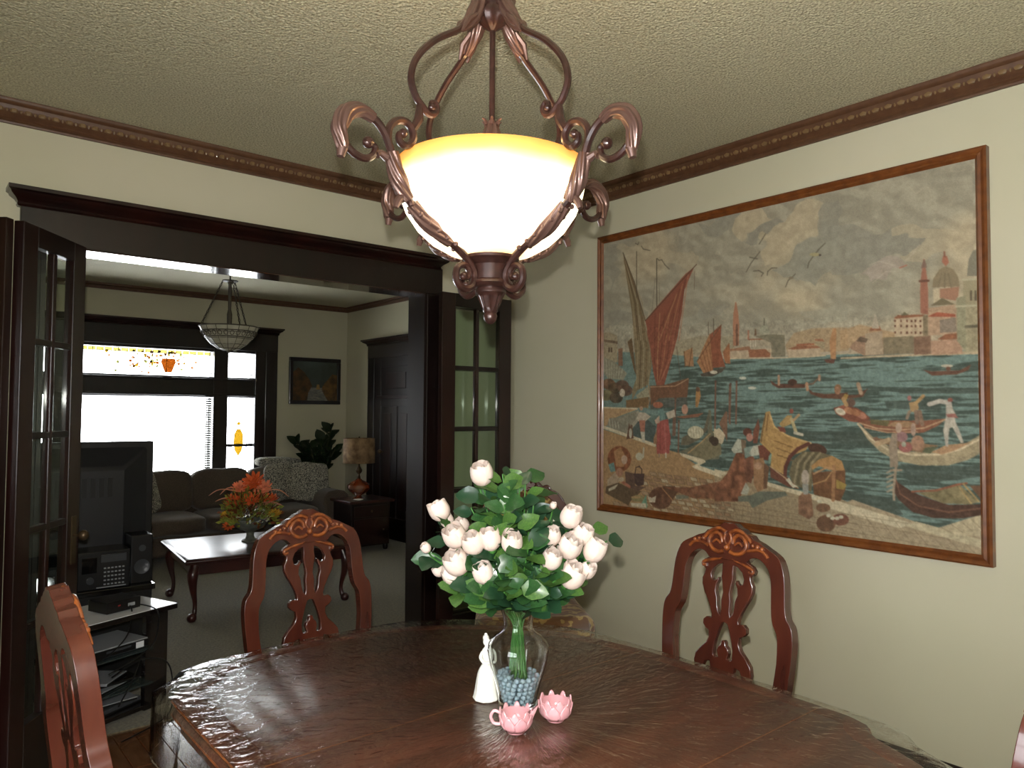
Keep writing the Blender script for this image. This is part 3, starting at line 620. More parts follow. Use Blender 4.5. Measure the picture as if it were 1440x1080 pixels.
    # moored hulls at left of the quay
    fill(4, (88, 80, 60), [(650, 1020), (700, 990), (830, 940), (870, 790), (880, 790), (860, 950), (780, 1040), (700, 1080), (640, 1080)]); blob(4, (160, 150, 118), 760, 975, 66, 52); [line(4, (120, 110, 84), [(720+i*22, 940), (724+i*22, 1010)], 1.5, .8) for i in range(5)]
    fill(5, (92, 88, 66), [(700, 380), (900, 290), (960, 200), (980, 60), (965, 0), (990, 0), (1000, 180), (1080, 300), (1060, 440), (940, 450)]); fill(5, (104, 94, 66), [(790, 390), (980, 230), (1080, 330), (1080, 400), (940, 455), (880, 430)]); blob(5, (64, 52, 40), 1010, 265, 42, 34); line(5, (152, 116, 70), [(780, 390), (900, 290), (980, 215)], 3)
    fill(4, (104, 70, 50), [(950, 900), (1005, 800), (1015, 810), (1010, 1000), (980, 960)]); fill(4, (160, 144, 112), [(900, 970), (950, 935), (1000, 990), (980, 1060), (930, 1010)])
    fill(6, (110, 78, 56), [(40, 900), (100, 800), (110, 810), (105, 1050), (80, 980)]); fill(7, (158, 140, 108), [(0, 140), (50, 150), (85, 190), (60, 260), (0, 230)]); blob(7, (64, 52, 40), 5, 240, 30, 36)
    fill(4, (120, 74, 50), [(600, 850), (830, 815), (780, 850), (660, 862)]); blob(4, (150, 104, 80), 675, 790, 26, 42)
    # figures on the left quay
    fill(4, (150, 134, 110), [(280, 870), (310, 815), (355, 820), (400, 850), (345, 900), (300, 890)]); fill(4, (140, 84, 62), [(305, 880), (355, 880), (350, 975), (315, 975)]); fill(4, (148, 140, 118), [(315, 975), (350, 975), (352, 1060), (330, 1060)]); blob(4, (138, 104, 78), 322, 785, 15, 18)
    fill(4, (134, 62, 52), [(455, 880), (540, 870), (560, 1080), (440, 1080)]); fill(5, (138, 64, 54), [(505, 110), (600, 90), (625, 250), (610, 395), (500, 400), (490, 240)]); fill(4, (84, 110, 100), [(455, 800), (500, 780), (520, 870), (465, 890)]); fill(4, (150, 134, 112), [(520, 820), (590, 790), (600, 850), (540, 870)]); fill(4, (152, 124, 100), [(430, 880), (470, 840), (470, 900), (440, 910)]); blob(4, (140, 78, 52), 458, 755, 42, 26)
    line(5, (110, 52, 44), [(530, 130), (530, 395)], 3, .6); line(5, (158, 88, 72), [(570, 120), (580, 390)], 4, .5); fill(5, (122, 86, 56), [(470, 260), (500, 180), (500, 310), (470, 310)]); line(5, (120, 96, 74), [(520, 400), (520, 425)], 5); line(5, (150, 140, 118), [(580, 395), (580, 430)], 5)
    fill(4, (96, 70, 50), [(215, 1020), (235, 920), (250, 920), (260, 1030)]); fill(5, (88, 58, 42), [(225, 270), (250, 120), (290, 260)]); blob(5, (142, 134, 112), 262, 215, 14, 46)
    fill(4, (140, 96, 50), [(765, 640), (795, 610), (805, 680), (780, 770), (760, 770)]); blob(4, (92, 62, 44), 780, 625, 16, 20)
    # seated woman and baskets, lower left
    blob(5, (116, 66, 38), 160, 450, 108, 120, 1, .3); fill(5, (140, 96, 56), [(110, 380), (170, 340), (220, 430), (200, 520), (130, 520)]); blob(5, (150, 120, 96), 205, 455, 28, 42); fill(5, (82, 110, 100), [(60, 500), (110, 480), (125, 560), (80, 570)]); blob(5, (138, 92, 66), 160, 570, 34, 40); fill(5, (140, 116, 88), [(50, 640), (120, 570), (170, 640), (120, 690), (50, 700)])
    fill(5, (84, 66, 44), [(40, 700), (150, 665), (270, 720), (360, 740), (260, 830), (240, 870), (30, 760)]); fill(5, (152, 138, 108), [(60, 720), (150, 675), (120, 720), (60, 745)]); fill(5, (70, 52, 44), [(285, 580), (385, 580), (380, 680), (330, 700), (290, 660)]); line(5, (66, 48, 40), [(300, 580), (310, 525), (340, 515), (362, 540), (362, 580)], 3); fill(5, (84, 62, 48), [(210, 560), (290, 580), (300, 690), (400, 700), (330, 740), (220, 700)])
    line(5, (140, 80, 56), [(190, 660), (250, 700)], 9); blob(5, (150, 130, 100), 178, 635, 26, 20); blob(5, (110, 100, 60), 325, 805, 62, 30); blob(5, (140, 110, 66), 310, 795, 46, 12); fill(5, (84, 120, 92), [(345, 870), (400, 770), (410, 890), (350, 885)]); fill(5, (152, 140, 112), [(255, 845), (400, 850), (400, 890), (270, 875)])
    blob(5, (92, 60, 40), 530, 800, 108, 100, 1, .3); fill(5, (84, 58, 38), [(545, 690), (660, 690), (690, 740), (640, 810), (590, 760)]); fill(5, (154, 140, 112), [(410, 780), (450, 800), (490, 780), (480, 840), (430, 840)]); line(5, (140, 96, 56), [(545, 710), (640, 820)], 3); fill(5, (98, 96, 76), [(670, 770), (790, 770), (780, 800), (670, 810)])
    blob(5, (146, 138, 112), 340, 425, 34, 36); line(5, (146, 138, 112), [(380, 350), (375, 430)], 6)
    # net menders
    fill(5, (110, 66, 42), [(560, 700), (800, 700), (1080, 640), (1080, 800), (830, 800)], .85, .4); fill(7, (112, 68, 44), [(0, 600), (100, 480), (170, 320), (230, 330), (250, 480), (250, 560), (180, 700), (0, 700)], 1, .5)
    fill(7, (104, 64, 44), [(220, 380), (290, 340), (330, 400), (280, 560), (240, 540)], 1, .4); fill(7, (142, 140, 118), [(130, 300), (180, 215), (225, 230), (215, 320), (150, 330)]); fill(7, (104, 84, 62), [(205, 220), (245, 230), (240, 330), (215, 340)]); blob(7, (88, 52, 38), 255, 165, 34, 32); blob(7, (150, 96, 78), 272, 205, 26, 32); fill(7, (104, 118, 104), [(225, 290), (300, 270), (290, 350), (240, 355)])
    fill(7, (146, 142, 120), [(265, 330), (300, 270), (350, 260), (345, 340), (290, 350)]); fill(7, (102, 56, 40), [(335, 270), (400, 255), (435, 300), (410, 380), (350, 370)]); blob(7, (92, 56, 44), 420, 235, 32, 34); fill(7, (130, 92, 58), [(300, 380), (375, 360), (395, 440), (380, 600), (330, 630), (300, 560), (300, 440)]); blob(7, (148, 110, 80), 335, 425, 32, 28); fill(7, (98, 68, 46), [(380, 400), (420, 430), (400, 600), (375, 600)]); fill(7, (96, 120, 100), [(415, 350), (445, 320), (440, 400), (415, 410)])
    fill(7, (88, 90, 74), [(180, 660), (280, 650), (340, 620), (540, 620), (560, 650), (400, 690), (290, 750), (260, 700), (180, 700)]); fill(7, (138, 134, 112), [(200, 640), (240, 550), (270, 600), (250, 650)])
    fill(7, (108, 62, 44), [(300, 250), (300, 160), (340, 60), (350, 130), (330, 250)])
    # covered boat
    gold = (150, 112, 58)
    fill(7, gold, [(350, 240), (370, 120), (395, 10), (430, 0), (450, 90), (490, 150), (600, 200), (740, 240), (700, 300), (600, 340), (560, 400), (545, 500), (430, 430), (440, 330)]); line(7, (170, 134, 78), [(430, 30), (460, 120), (560, 190), (740, 245)], 4); line(7, (104, 74, 42), [(395, 30), (370, 160), (360, 240)], 3); line(7, (112, 78, 42), [(415, 30), (400, 150)], 3)
    for i in range(9): line(7, (98, 68, 38), [(460+i % 3*50+i//3*12, 230+i//3*55+i % 3*18), (500+i % 3*50+i//3*12, 240+i//3*55+i % 3*18)], 2.5, .8)
    line(7, (86, 48, 36), [(720, 250), (640, 290), (580, 350), (545, 430), (540, 500)], 9); blob(7, (70, 48, 36), 790, 290, 74, 42, 1, 0, .3); fill(7, (92, 82, 56), [(600, 380), (680, 310), (800, 310), (900, 340), (980, 400), (880, 410), (760, 430), (740, 620), (600, 560), (570, 480)])
    for i in range(5): line(7, [(128, 112, 78), (78, 70, 48)][i % 2], [(700+i*28, 320), (640+i*26, 400), (610+i*26, 560)], 5, .7)
    fill(7, (144, 102, 54), [(740, 420), (800, 370), (900, 340), (975, 380), (1000, 460), (880, 450), (800, 420), (750, 450)]); fill(7, (98, 64, 38), [(745, 470), (1000, 450), (1000, 600), (960, 690), (760, 640)], 1, .2); line(7, (132, 90, 54), [(915, 420), (905, 680)], 8); line(7, (150, 108, 66), [(760, 480), (860, 430), (900, 440)], 4); line(7, (144, 104, 60), [(755, 560), (850, 530), (900, 460)], 3); fill(7, (128, 104, 44), [(930, 520), (1010, 560), (990, 600), (930, 590)])
    fill(7, (94, 56, 40), [(425, 430), (560, 510), (650, 600), (560, 580), (430, 510)]); line(7, (150, 120, 82), [(425, 425), (640, 590)], 2.5); fill(7, (156, 146, 120), [(545, 530), (570, 510), (600, 560), (640, 580), (600, 590)])
    blob(7, (140, 124, 106), 695, 510, 30, 62); fill(7, (112, 78, 54), [(640, 660), (680, 620), (740, 640), (755, 800), (720, 830), (640, 790)], 1, .3); fill(7, (120, 118, 106), [(670, 560), (720, 560), (715, 640), (680, 640)])
    blob(7, (104, 74, 50), 830, 740, 56, 34); blob(7, (96, 66, 44), 850, 860, 74, 66, 1, .3); blob(7, (104, 64, 46), 960, 830, 66, 46); [blob(7, (156, 148, 120), x, y, 18, 14) for x, y in ((870, 800), (900, 820), (935, 820), (965, 810), (800, 690), (760, 660))]
    # gondolas in mid water
    fill(6, (84, 54, 40), [(455, 545), (500, 575), (740, 575), (735, 605), (520, 610), (470, 580)]); line(6, (100, 72, 52), [(740, 580), (800, 570), (850, 520)], 3.5); blob(6, (70, 48, 36), 635, 560, 38, 26); line(6, (140, 104, 76), [(525, 580), (525, 510)], 6); line(6, (140, 104, 76), [(852, 540), (852, 505)], 6)
    fill(6, (86, 56, 40), [(750, 600), (800, 640), (900, 655), (1080, 640), (1080, 680), (880, 690), (780, 655)]); line(6, (146, 104, 72), [(750, 570), (755, 620)], 7); blob(6, (112, 78, 50), 1000, 605, 28, 32); fill(8, (86, 56, 40), [(0, 265), (200, 262), (275, 215), (240, 275), (100, 292), (0, 285)]); blob(8, (130, 88, 60), 72, 235, 20, 26); line(8, (140, 110, 82), [(210, 190), (228, 250)], 9); fill(8, (140, 106, 48), [(100, 290), (120, 255), (145, 262), (130, 300)])
    fill(8, (92, 60, 44), [(640, 90), (700, 100), (880, 92), (960, 50), (940, 90), (860, 120), (700, 128)]); blob(8, (156, 144, 120), 800, 62, 40, 10); blob(8, (98, 62, 44), 808, 80, 16, 14)
    # gulls
    blob(6, (158, 154, 132), 235, 530, 30, 12); blob(6, (158, 154, 132), 310, 610, 34, 12)
    # rower with yellow shirt
    fill(6, (146, 112, 60), [(525, 900), (590, 830), (630, 830), (620, 900), (550, 930)]); fill(6, (110, 58, 42), [(510, 920), (570, 930), (580, 970), (530, 960)]); blob(6, (124, 64, 50), 625, 795, 17, 20); line(6, (150, 134, 88), [(625, 860), (660, 965)], 8); line(6, (150, 116, 76), [(640, 870), (685, 825)], 6); line(6, (158, 146, 120), [(650, 970), (710, 985)], 7)
    # big sandolo with rowers, lower right
    fill(8, (112, 62, 44), [(45, 350), (110, 330), (200, 350), (250, 380), (290, 420), (250, 450), (150, 440), (60, 390)], 1, .3); [blob(8, c, x, y, 36, 22, 1, .2, .4) for x, y, c in ((90, 375, (160, 146, 120)), (150, 370, (150, 96, 62)), (230, 400, (146, 90, 66)), (190, 380, (136, 84, 52)))]; blob(8, (84, 62, 50), 160, 315, 30, 28); line(8, (150, 112, 66), [(110, 290), (130, 330)], 9)
    fill(8, (116, 70, 48), [(215, 445), (290, 430), (460, 430), (640, 430), (790, 415), (740, 460), (640, 510), (480, 520), (330, 500), (250, 480)]); fill(8, (90, 82, 50), [(290, 425), (420, 435), (400, 470), (290, 455)]); fill(8, (134, 100, 66), [(400, 470), (440, 440), (540, 435), (600, 455), (540, 480)]); line(8, (156, 120, 84), [(215, 450), (330, 485), (480, 495), (640, 480), (790, 420)], 3); line(8, (150, 110, 76), [(250, 480), (400, 512), (600, 505)], 2.5)
    fill(8, (140, 108, 66), [(545, 310), (600, 300), (610, 345), (595, 375), (555, 370)]); line(8, (144, 108, 62), [(600, 305), (640, 265)], 7); blob(8, (140, 84, 76), 548, 280, 14, 18); line(8, (108, 84, 66), [(592, 370), (597, 445)], 8); line(8, (112, 86, 66), [(615, 370), (632, 455)], 8); line(8, (120, 98, 76), [(548, 370), (530, 415)], 6)
    fill(8, (132, 116, 84), [(205, 455), (240, 480), (300, 540), (420, 610), (560, 640), (760, 625), (900, 590), (1000, 530), (1022, 510), (1022, 640), (930, 690), (800, 728), (620, 730), (460, 700), (350, 640), (270, 560)], 1, .12); fill(8, (112, 84, 56), [(300, 545), (420, 560), (740, 595), (640, 645), (500, 625), (390, 590)]); line(8, (168, 148, 112), [(205, 455), (290, 555), (400, 625), (560, 660), (740, 655), (880, 620), (1000, 555)], 4)
    fill(8, (146, 108, 72), [(690, 640), (790, 590), (900, 580), (960, 570), (840, 630), (760, 655)]); fill(8, (104, 72, 50), [(300, 550), (330, 540), (350, 560), (320, 572)]); fill(8, (80, 84, 58), [(650, 610), (740, 600), (680, 650), (630, 640)]); line(8, (150, 120, 84), [(330, 590), (410, 560)], 10)
    fill(8, (146, 136, 118), [(790, 320), (825, 300), (835, 350), (850, 380), (850, 430), (880, 500), (905, 575), (885, 575), (830, 470), (810, 480), (800, 600), (785, 600), (770, 490), (790, 400)]); line(8, (150, 140, 124), [(680, 320), (750, 298), (810, 310)], 9); fill(8, (130, 78, 66), [(790, 385), (850, 380), (870, 410), (800, 405)]); blob(8, (126, 70, 56), 818, 290, 18, 14)
    blob(8, (126, 88, 84), 495, 540, 40, 36); blob(8, (150, 122, 98), 475, 480, 22, 34); blob(8, (134, 76, 66), 520, 610, 46, 34); blob(8, (136, 98, 72), 600, 580, 44, 52, 1, .2); blob(8, (140, 112, 92), 572, 490, 18, 44); blob(8, (120, 122, 100), 508, 590, 16, 18)
    fill(8, (122, 104, 82), [(430, 520), (462, 515), (470, 740), (415, 745), (410, 600)])
    # dark gondola prow
    fill(8, (72, 50, 38), [(437, 790), (460, 840), (560, 905), (640, 940), (800, 990), (1022, 985), (1022, 1055), (900, 1080), (700, 1080), (560, 1040), (470, 960), (435, 900)], 1, .15); fill(8, (108, 96, 62), [(600, 915), (780, 885), (870, 850), (1000, 970), (930, 985), (760, 980)], 1, .3); line(8, (126, 72, 48), [(560, 905), (720, 895), (860, 855), (920, 845)], 4); line(8, (144, 116, 66), [(900, 850), (1000, 965)], 3.5); line(8, (144, 116, 66), [(870, 870), (950, 980)], 2.5); line(8, (104, 68, 50), [(445, 800), (480, 920), (600, 1000), (800, 1040), (1022, 1010)], 3); fill(8, (96, 66, 44), [(940, 860), (1022, 860), (1022, 960)])
    line(8, (128, 108, 84), [(455, 740), (437, 900), (440, 960)], 5); [line(8, (132, 116, 92), [(395, 850-70+i*32), (440, 830-70+i*32)], 3.5) for i in range(5)]; line(8, (132, 110, 84), [(420, 765), (490, 762)], 4)
    # birds in the sky
    bc = (84, 76, 60)
    for k_, pts in ((1, [(360, 80), (385, 95), (395, 70)]), (1, [(420, 110), (440, 140), (510, 155)]), (1, [(580, 235), (600, 255), (630, 250), (660, 300), (705, 345)]), (2, [(365, 545), (400, 480), (430, 440), (470, 390)]), (2, [(390, 432), (450, 445)]), (2, [(420, 540), (460, 535), (495, 555), (480, 578)]), (2, [(525, 570), (530, 540), (560, 515), (600, 513)]),
                    (2, [(665, 660), (685, 610), (710, 590), (740, 560)]), (2, [(835, 510), (845, 470), (880, 420), (920, 370), (970, 320)]), (2, [(465, 330), (490, 290), (515, 250)])): line(k_, bc, pts, 2.6, .9)
    blob(2, (140, 128, 84), 890, 408, 40, 14); blob(2, (70, 60, 50), 930, 412, 10, 8); blob(2, (110, 98, 76), 708, 590, 20, 10); line(3, (150, 90, 70), [(460, 290), (510, 270)], 3)
    # soften and mute as woven yarn does
    for _ in range(1):
        p_ = np.pad(img, ((1, 1), (1, 1), (0, 0)), 'edge'); img = .4*img+.15*(p_[:-2, 1:-1]+p_[2:, 1:-1]+p_[1:-1, :-2]+p_[1:-1, 2:])
    gy = img.mean(2, keepdims=True); img = gy+(img-gy)*.72
    fine = (vnoise(150, 120, 51)-.5)*.14+(vnoise(300, 240, 52)-.5)*.12; land = np.where(vv > hor[None, :]-90, 1, .3); img = img*(1+fine*land)[..., None]
    # weave
    img = img*(1+.08*(rs.rand(NV, NU, 1)-.5))
    lin = np.where(img/255 <= .04045, img/255/12.92, ((np.clip(img, 0, 255)/255+.055)/1.055)**2.4)
    y0, y1, zt = .935, -.935, 1.5                          # local extents of the cloth
    me = bpy.data.meshes.new('woven_cloth')
    co = np.zeros((NV*NU, 3), np.float32); co[:, 0] = -.022; co[:, 1] = (y0+(y1-y0)*uu/1000).ravel(); co[:, 2] = (.035+(1-vv/800)*(zt-.03)).ravel()
    I = np.arange(NV*NU).reshape(NV, NU); q = np.stack([I[:-1, :-1], I[1:, :-1], I[1:, 1:], I[:-1, 1:]], -1).reshape(-1, 4)
    me.vertices.add(NV*NU); me.vertices.foreach_set('co', co.ravel()); me.loops.add(q.size); me.loops.foreach_set('vertex_index', q.ravel().astype(np.int32))
    me.polygons.add(len(q)); me.polygons.foreach_set('loop_start', np.arange(0, q.size, 4, dtype=np.int32)); me.polygons.foreach_set('loop_total', np.full(len(q), 4, dtype=np.int32)); me.update(calc_edges=True)
    ca = me.color_attributes.new('weave', 'FLOAT_COLOR', 'POINT'); rgba = np.ones((NV*NU, 4), np.float32); rgba[:, :3] = lin.reshape(-1, 3)*TAP_GAIN; ca.data.foreach_set('color', rgba.ravel())
    m = mat('woven_picture', (.5, .5, .5, 1), rough=.85, spec=.15, bump=(600, .3, .0006)); nt = m.node_tree; at = nt.nodes.new('ShaderNodeAttribute'); at.attribute_name = 'weave'; nt.links.new(at.outputs['Color'], nt.nodes['Principled BSDF'].inputs['Base Color'])
    link('woven_cloth', me, m, t, smooth=0)
    box('backing_board', -.02, -.002, -.94, .94, .03, 1.51, mat('brown_board', srgb(90, 70, 50)), t)
    # frame: four mitred mouldings
    W, Hh, fwid = .975, 1.54, .04; fm = mat('brown_picture_frame', srgb(122, 72, 34), rough=.35, coat=.3, noise=(25, 4, srgb(98, 54, 26), (1, 1, 1)))
    pr = [(0, -.002), (0, -.034), (.008, -.040), (.016, -.036), (.02, -.03), (.03, -.034), (fwid-.004, -.027), (fwid, -.024), (fwid, -.002)]
    cs = [(W, 0), (-W, 0), (-W, Hh), (W, Hh)]; inn = [(-1, 1), (1, 1), (1, -1), (-1, -1)]
    for i in range(4):
        v = []
        for e in (i, (i+1) % 4):
            for d, x in pr: v.append((x, cs[e][0]+inn[e][0]*d, cs[e][1]+inn[e][1]*d))
        k = len(pr); MB().add(v, [(a, (a+1) % k, k+(a+1) % k, k+a) for a in range(k)]+[tuple(range(k)), tuple(range(2*k-1, k-1, -1))]).build('frame_moulding', fm, t, smooth=35)
TAP_GAIN = 1.5
tapestry()

# ================================================================== hanging bowl lamp over the dining table
def chandelier():
    AX = Vector((-2.030, -2.370, 0)); vd = Vector((AX.x-CAM.x, AX.y-CAM.y)); base = math.atan2(-vd.y, -vd.x)   # arms stand on the diagonals
    L = thing('chandelier', 'bronze scroll-armed chandelier with glowing amber bowl over the dining table', 'chandelier', (AX.x, AX.y, 0), base)
    MB().lathe([(0, 2.73), (.075, 2.73), (.078, 2.72), (.07, 2.708), (.05, 2.70), (.03, 2.69), (.012, 2.675), (0, 2.675)], 28).build('ceiling_canopy', M_bronze, L)
    ch = MB()
    for i in range(8):
        z = 2.665-i*.026; a = Matrix.Rotation(PI/2*(i % 2), 3, 'Z')
        ch.tube([tuple(a @ Vector((.0085*math.cos(t), 0, 0))+Vector((0, 0, z+.018*math.sin(t)))) for t in np.linspace(0, 2*PI, 11)], .0024, 5)
    ch.build('chain', M_bronze, L)
    # hub, rod, finials
    MB().lathe([(0, 2.46), (.018, 2.46), (.022, 2.45), (.016, 2.44), (.03, 2.43), (.034, 2.415), (.026, 2.405), (.026, 2.39), (.036, 2.385), (.038, 2.378), (.034, 2.366), (.026, 2.352), (.012, 2.343), (.007, 2.338), (.007, 2.33), (0, 2.33)], 32, flute=12, amp=.07, fr=(9, 12)).build('hub', M_bronze, L)
    MB().lathe([(0, 2.34), (.0068, 2.34), (.0068, 2.12), (0, 2.12)], 12).build('centre_rod', M_bronze, L)
    kn = MB().lathe([(0, 2.125), (.01, 2.125), (.014, 2.115), (.019, 2.10), (.022, 2.09), (.022, 2.08), (.016, 2.067), (.018, 2.062), (.03, 2.058), (.05, 2.05), (.075, 2.042), (.09, 2.034), (.094, 2.026), (.09, 2.022), (0, 2.022)], 30, flute=10, amp=.09, fr=(2, 5))
    for k in range(6):
        a = k*PI/3; kn.tube([(.014*math.cos(a), .014*math.sin(a), 2.115), (.019*math.cos(a), .019*math.sin(a), 2.125), (.026*math.cos(a), .026*math.sin(a), 2.128)], [.006, .004, .0015], 6)
    kn.build('knob', M_bronze2, L)
    MB().lathe([(.055, 1.812), (.066, 1.808), (.066, 1.798), (.05, 1.79), (.045, 1.785), (.045, 1.752), (.05, 1.748), (.052, 1.742), (.046, 1.736), (.034, 1.733), (.036, 1.728), (.036, 1.722), (.03, 1.718), (.027, 1.712), (.019, 1.69), (.017, 1.686), (.017, 1.68), (.014, 1.676), (.016, 1.67), (.014, 1.660), (.007, 1.652), (0, 1.650)], 32, flute=12, amp=.08, fr=(12, 15)).build('bottom_finial', M_bronze, L)
    # bowl
    g = bpy.data.materials.new('glowing_alabaster_glass'); g.use_nodes = True; nt = g.node_tree; b = nt.nodes['Principled BSDF']
    b.inputs['Base Color'].default_value = srgb(196, 140, 74); b.inputs['Roughness'].default_value = .25
    tc = nt.nodes.new('ShaderNodeTexCoord'); sx = nt.nodes.new('ShaderNodeSeparateXYZ'); mr = nt.nodes.new('ShaderNodeMapRange'); cr = nt.nodes.new('ShaderNodeValToRGB')
    nz = nt.nodes.new('ShaderNodeTexNoise'); nz.inputs['Scale'].default_value = 9; ad = nt.nodes.new('ShaderNodeMath'); ad.operation = 'MULTIPLY_ADD'; ad.inputs[1].default_value = .02
    mr.inputs['From Min'].default_value = 1.80; mr.inputs['From Max'].default_value = 2.02
    nt.links.new(tc.outputs['Object'], sx.inputs[0]); nt.links.new(tc.outputs['Object'], nz.inputs['Vector']); nt.links.new(nz.outputs['Fac'], ad.inputs[0]); nt.links.new(sx.outputs['Z'], ad.inputs[2]); nt.links.new(ad.outputs[0], mr.inputs['Value']); nt.links.new(mr.outputs[0], cr.inputs[0])
    e = cr.color_ramp.elements; e[0].position = 0; e[0].color = (1, .5, .12, 1); e[1].position = 1; e[1].color = (.85, .24, .02, 1)
    for p_, c in ((.10, (1, .8, .5, 1)), (.3, (1, .9, .68, 1)), (.74, (1, .84, .5, 1)), (.90, (1, .52, .12, 1))): q = e.new(p_); q.color = c
    nt.links.new(cr.outputs[0], b.inputs['Emission Color'])
    st = nt.nodes.new('ShaderNodeValToRGB'); se = st.color_ramp.elements; se[0].position = 0; se[0].color = (.25,)*3+(1,); se[1].position = 1; se[1].color = (.16,)*3+(1,)
    for p_, c in ((.10, .5), (.25, 1.0), (.74, .8), (.93, .22)): q = se.new(p_); q.color = (c, c, c, 1)
    nt.links.new(mr.outputs[0], st.inputs[0]); ml = nt.nodes.new('ShaderNodeMath'); ml.operation = 'MULTIPLY'; ml.inputs[1].default_value = LAMP_EMIT
    nt.links.new(st.outputs[0], ml.inputs[0]); nt.links.new(ml.outputs[0], b.inputs['Emission Strength'])
    outer = [(.06, 1.803), (.10, 1.815), (.14, 1.838), (.172, 1.868), (.197, 1.905), (.212, 1.945), (.219, 1.98), (.2225, 2.008), (.2205, 2.013)]
    inner = [(.2165, 2.008), (.213, 1.98), (.206, 1.945), (.191, 1.905), (.167, 1.872), (.136, 1.843), (.10, 1.822), (.06, 1.81)]
    v = MB().lathe(outer+inner, 56); v.f = [q for q in v.f if len(q) == 4]
    v.build('glass_bowl', g, L)
    bb = MB()
    for k in range(3):
        a = 2*PI*k/3; bb.ball((.07*math.cos(a), .07*math.sin(a), 1.91), .028, 12, 8)
    bb.build('bulbs', mat('lit_bulb', (1, .9, .7, 1), emit=((1, .78, .5, 1), 8.0)), L)
    # arms, traced as (r, z)
    bow = [(.034, 2.42), (.042, 2.39), (.057, 2.352), (.10, 2.308), (.166, 2.260), (.213, 2.206), (.228, 2.158), (.216, 2.122), (.198, 2.104), (.182, 2.092), (.166, 2.096), (.159, 2.110), (.165, 2.121), (.174, 2.117), (.172, 2.109)]
    scr = [(.272, 1.975), (.282, 2.008), (.28, 2.035), (.262, 2.055), (.238, 2.058), (.222, 2.043), (.222, 2.022), (.238, 2.008), (.254, 2.013), (.256, 2.027), (.246, 2.032)]
    main = [(.330, 1.992), (.314, 1.986), (.318, 1.969), (.336, 1.958), (.362, 1.962), (.386, 1.982), (.392, 2.010), (.376, 2.040), (.346, 2.051), (.312, 2.041), (.288, 2.016), (.274, 1.982), (.264, 1.952), (.243, 1.91), (.213, 1.878), (.158, 1.840), (.105, 1.816), (.066, 1.788), (.048, 1.76), (.054, 1.734), (.078, 1.724), (.100, 1.740), (.098, 1.768), (.078, 1.778), (.064, 1.766), (.068, 1.752), (.08, 1.752)]
    def P(lst, k=5): return [(r, 0, z) for r, z in spline(lst, k)]
    def taper(n, r0, r1, r2): return [r0+(r1-r0)*min(1, i/(n*.25)) if i < n*.5 else r1+(r2-r1)*max(0, (i-n*.75)/(n*.25)) for i in range(n)]
    proto = None
    for k in range(4):
        a = math.radians(47 if k % 2 == 0 else 133)+PI*(k//2)-math.radians(2.2)
        if proto is None:
            arm = bpy.data.objects.new('arm', None); C.objects.link(arm); arm.parent = L
            p = P(bow); MB().tube(p, taper(len(p), .009, .0078, .0055), 8, ref=(0, 1, 0)).ball(p[-1], .0095, 8, 6).build('bow_rod', M_bronze, arm)
            p = P(scr); MB().tube(p, taper(len(p), .008, .0085, .006), 8, ref=(0, 1, 0)).ball(p[-1], .0105, 8, 6).tube([(.222, 0, 2.045), (.207, 0, 2.072), (.205, 0, 2.105)], [.008, .011, .007], 8).build('side_scroll', M_bronze, arm)
            p = P(main); n = len(p); MB().tube(p, taper(n, .007, .0088, .0065), 8, ref=(0, 1, 0)).ball(p[0], .0125, 8, 6).ball(p[-1], .010, 8, 6).build('main_scroll', M_bronze, arm)
            lf = MB()
            def leaf(seg, r0, rm, r1, fl=5, tw=.33, tip=None):
                q = P(seg, 7); m = len(q); rr = [(r0+(rm-r0)*min(1, i/(m*.4))) if i < m*.5 else rm+(r1-rm)*(i-m*.5)/(m*.5) for i in range(m)]
                lf = MB(); lf.tube(q, rr, 42, flute=fl+1, amp=.15, twist=tw*.5, ref=(0, 1, 0))
                if tip: lf.tube([q[-1], (q[-1][0]+tip[0], 0, q[-1][2]+tip[1])], [r1*1.1, r1*.7], 10)
                lf.build('acanthus_leaf', M_bronze2, arm, 60)
            leaf([(.318, 2.044), (.346, 2.053), (.378, 2.041), (.395, 2.010), (.392, 1.985), (.388, 1.966)], .010, .0165, .011, 6, .12, (.004, -.018))
            leaf([(.275, 1.985), (.262, 1.945), (.247, 1.915), (.232, 1.893)], .0135, .017, .012, 6, .16)
            lf = MB(); lf.tube([(.285, 0, 1.972), (.302, 0, 1.978), (.310, 0, 1.972)], [.010, .007, .009], 8).build('leaf_curl', M_bronze2, arm); lf = MB(); lf.tube([(.246, 0, 1.90), (.258, 0, 1.885), (.262, 0, 1.872)], [.008, .009, .006], 8).build('leaf_curl', M_bronze2, arm)
            leaf([(.222, 1.886), (.19, 1.859), (.15, 1.836), (.118, 1.820)], .013, .0155, .009, 6, .16)
            leaf([(.036, 2.41), (.048, 2.375), (.07, 2.338), (.092, 2.314)], .016, .017, .008, 5, .1)
            for s in (-1, 1): lf = MB(); lf.tube([(.06, s*.012, 2.352), (.085, s*.016, 2.33), (.1, s*.012, 2.30)], [.006, .008, .003], 7).build('leaf_curl', M_bronze2, arm)
            lf = MB()
            for i in range(12):
                t = i/11; r = .23-.13*t; z = 1.892-.072*t**.8; lf.ball((r, .012*(-1)**i, z-.008), .006, 6, 4)
            stuff(lf.build('beaded_edge', M_bronze2, arm)); MB().ball((.052, 0, 2.43), .016, 8, 6).build('scroll_ball', M_bronze2, arm); proto = arm
        else: arm = dup(proto, L)
        arm.rotation_euler = (0, 0, a)
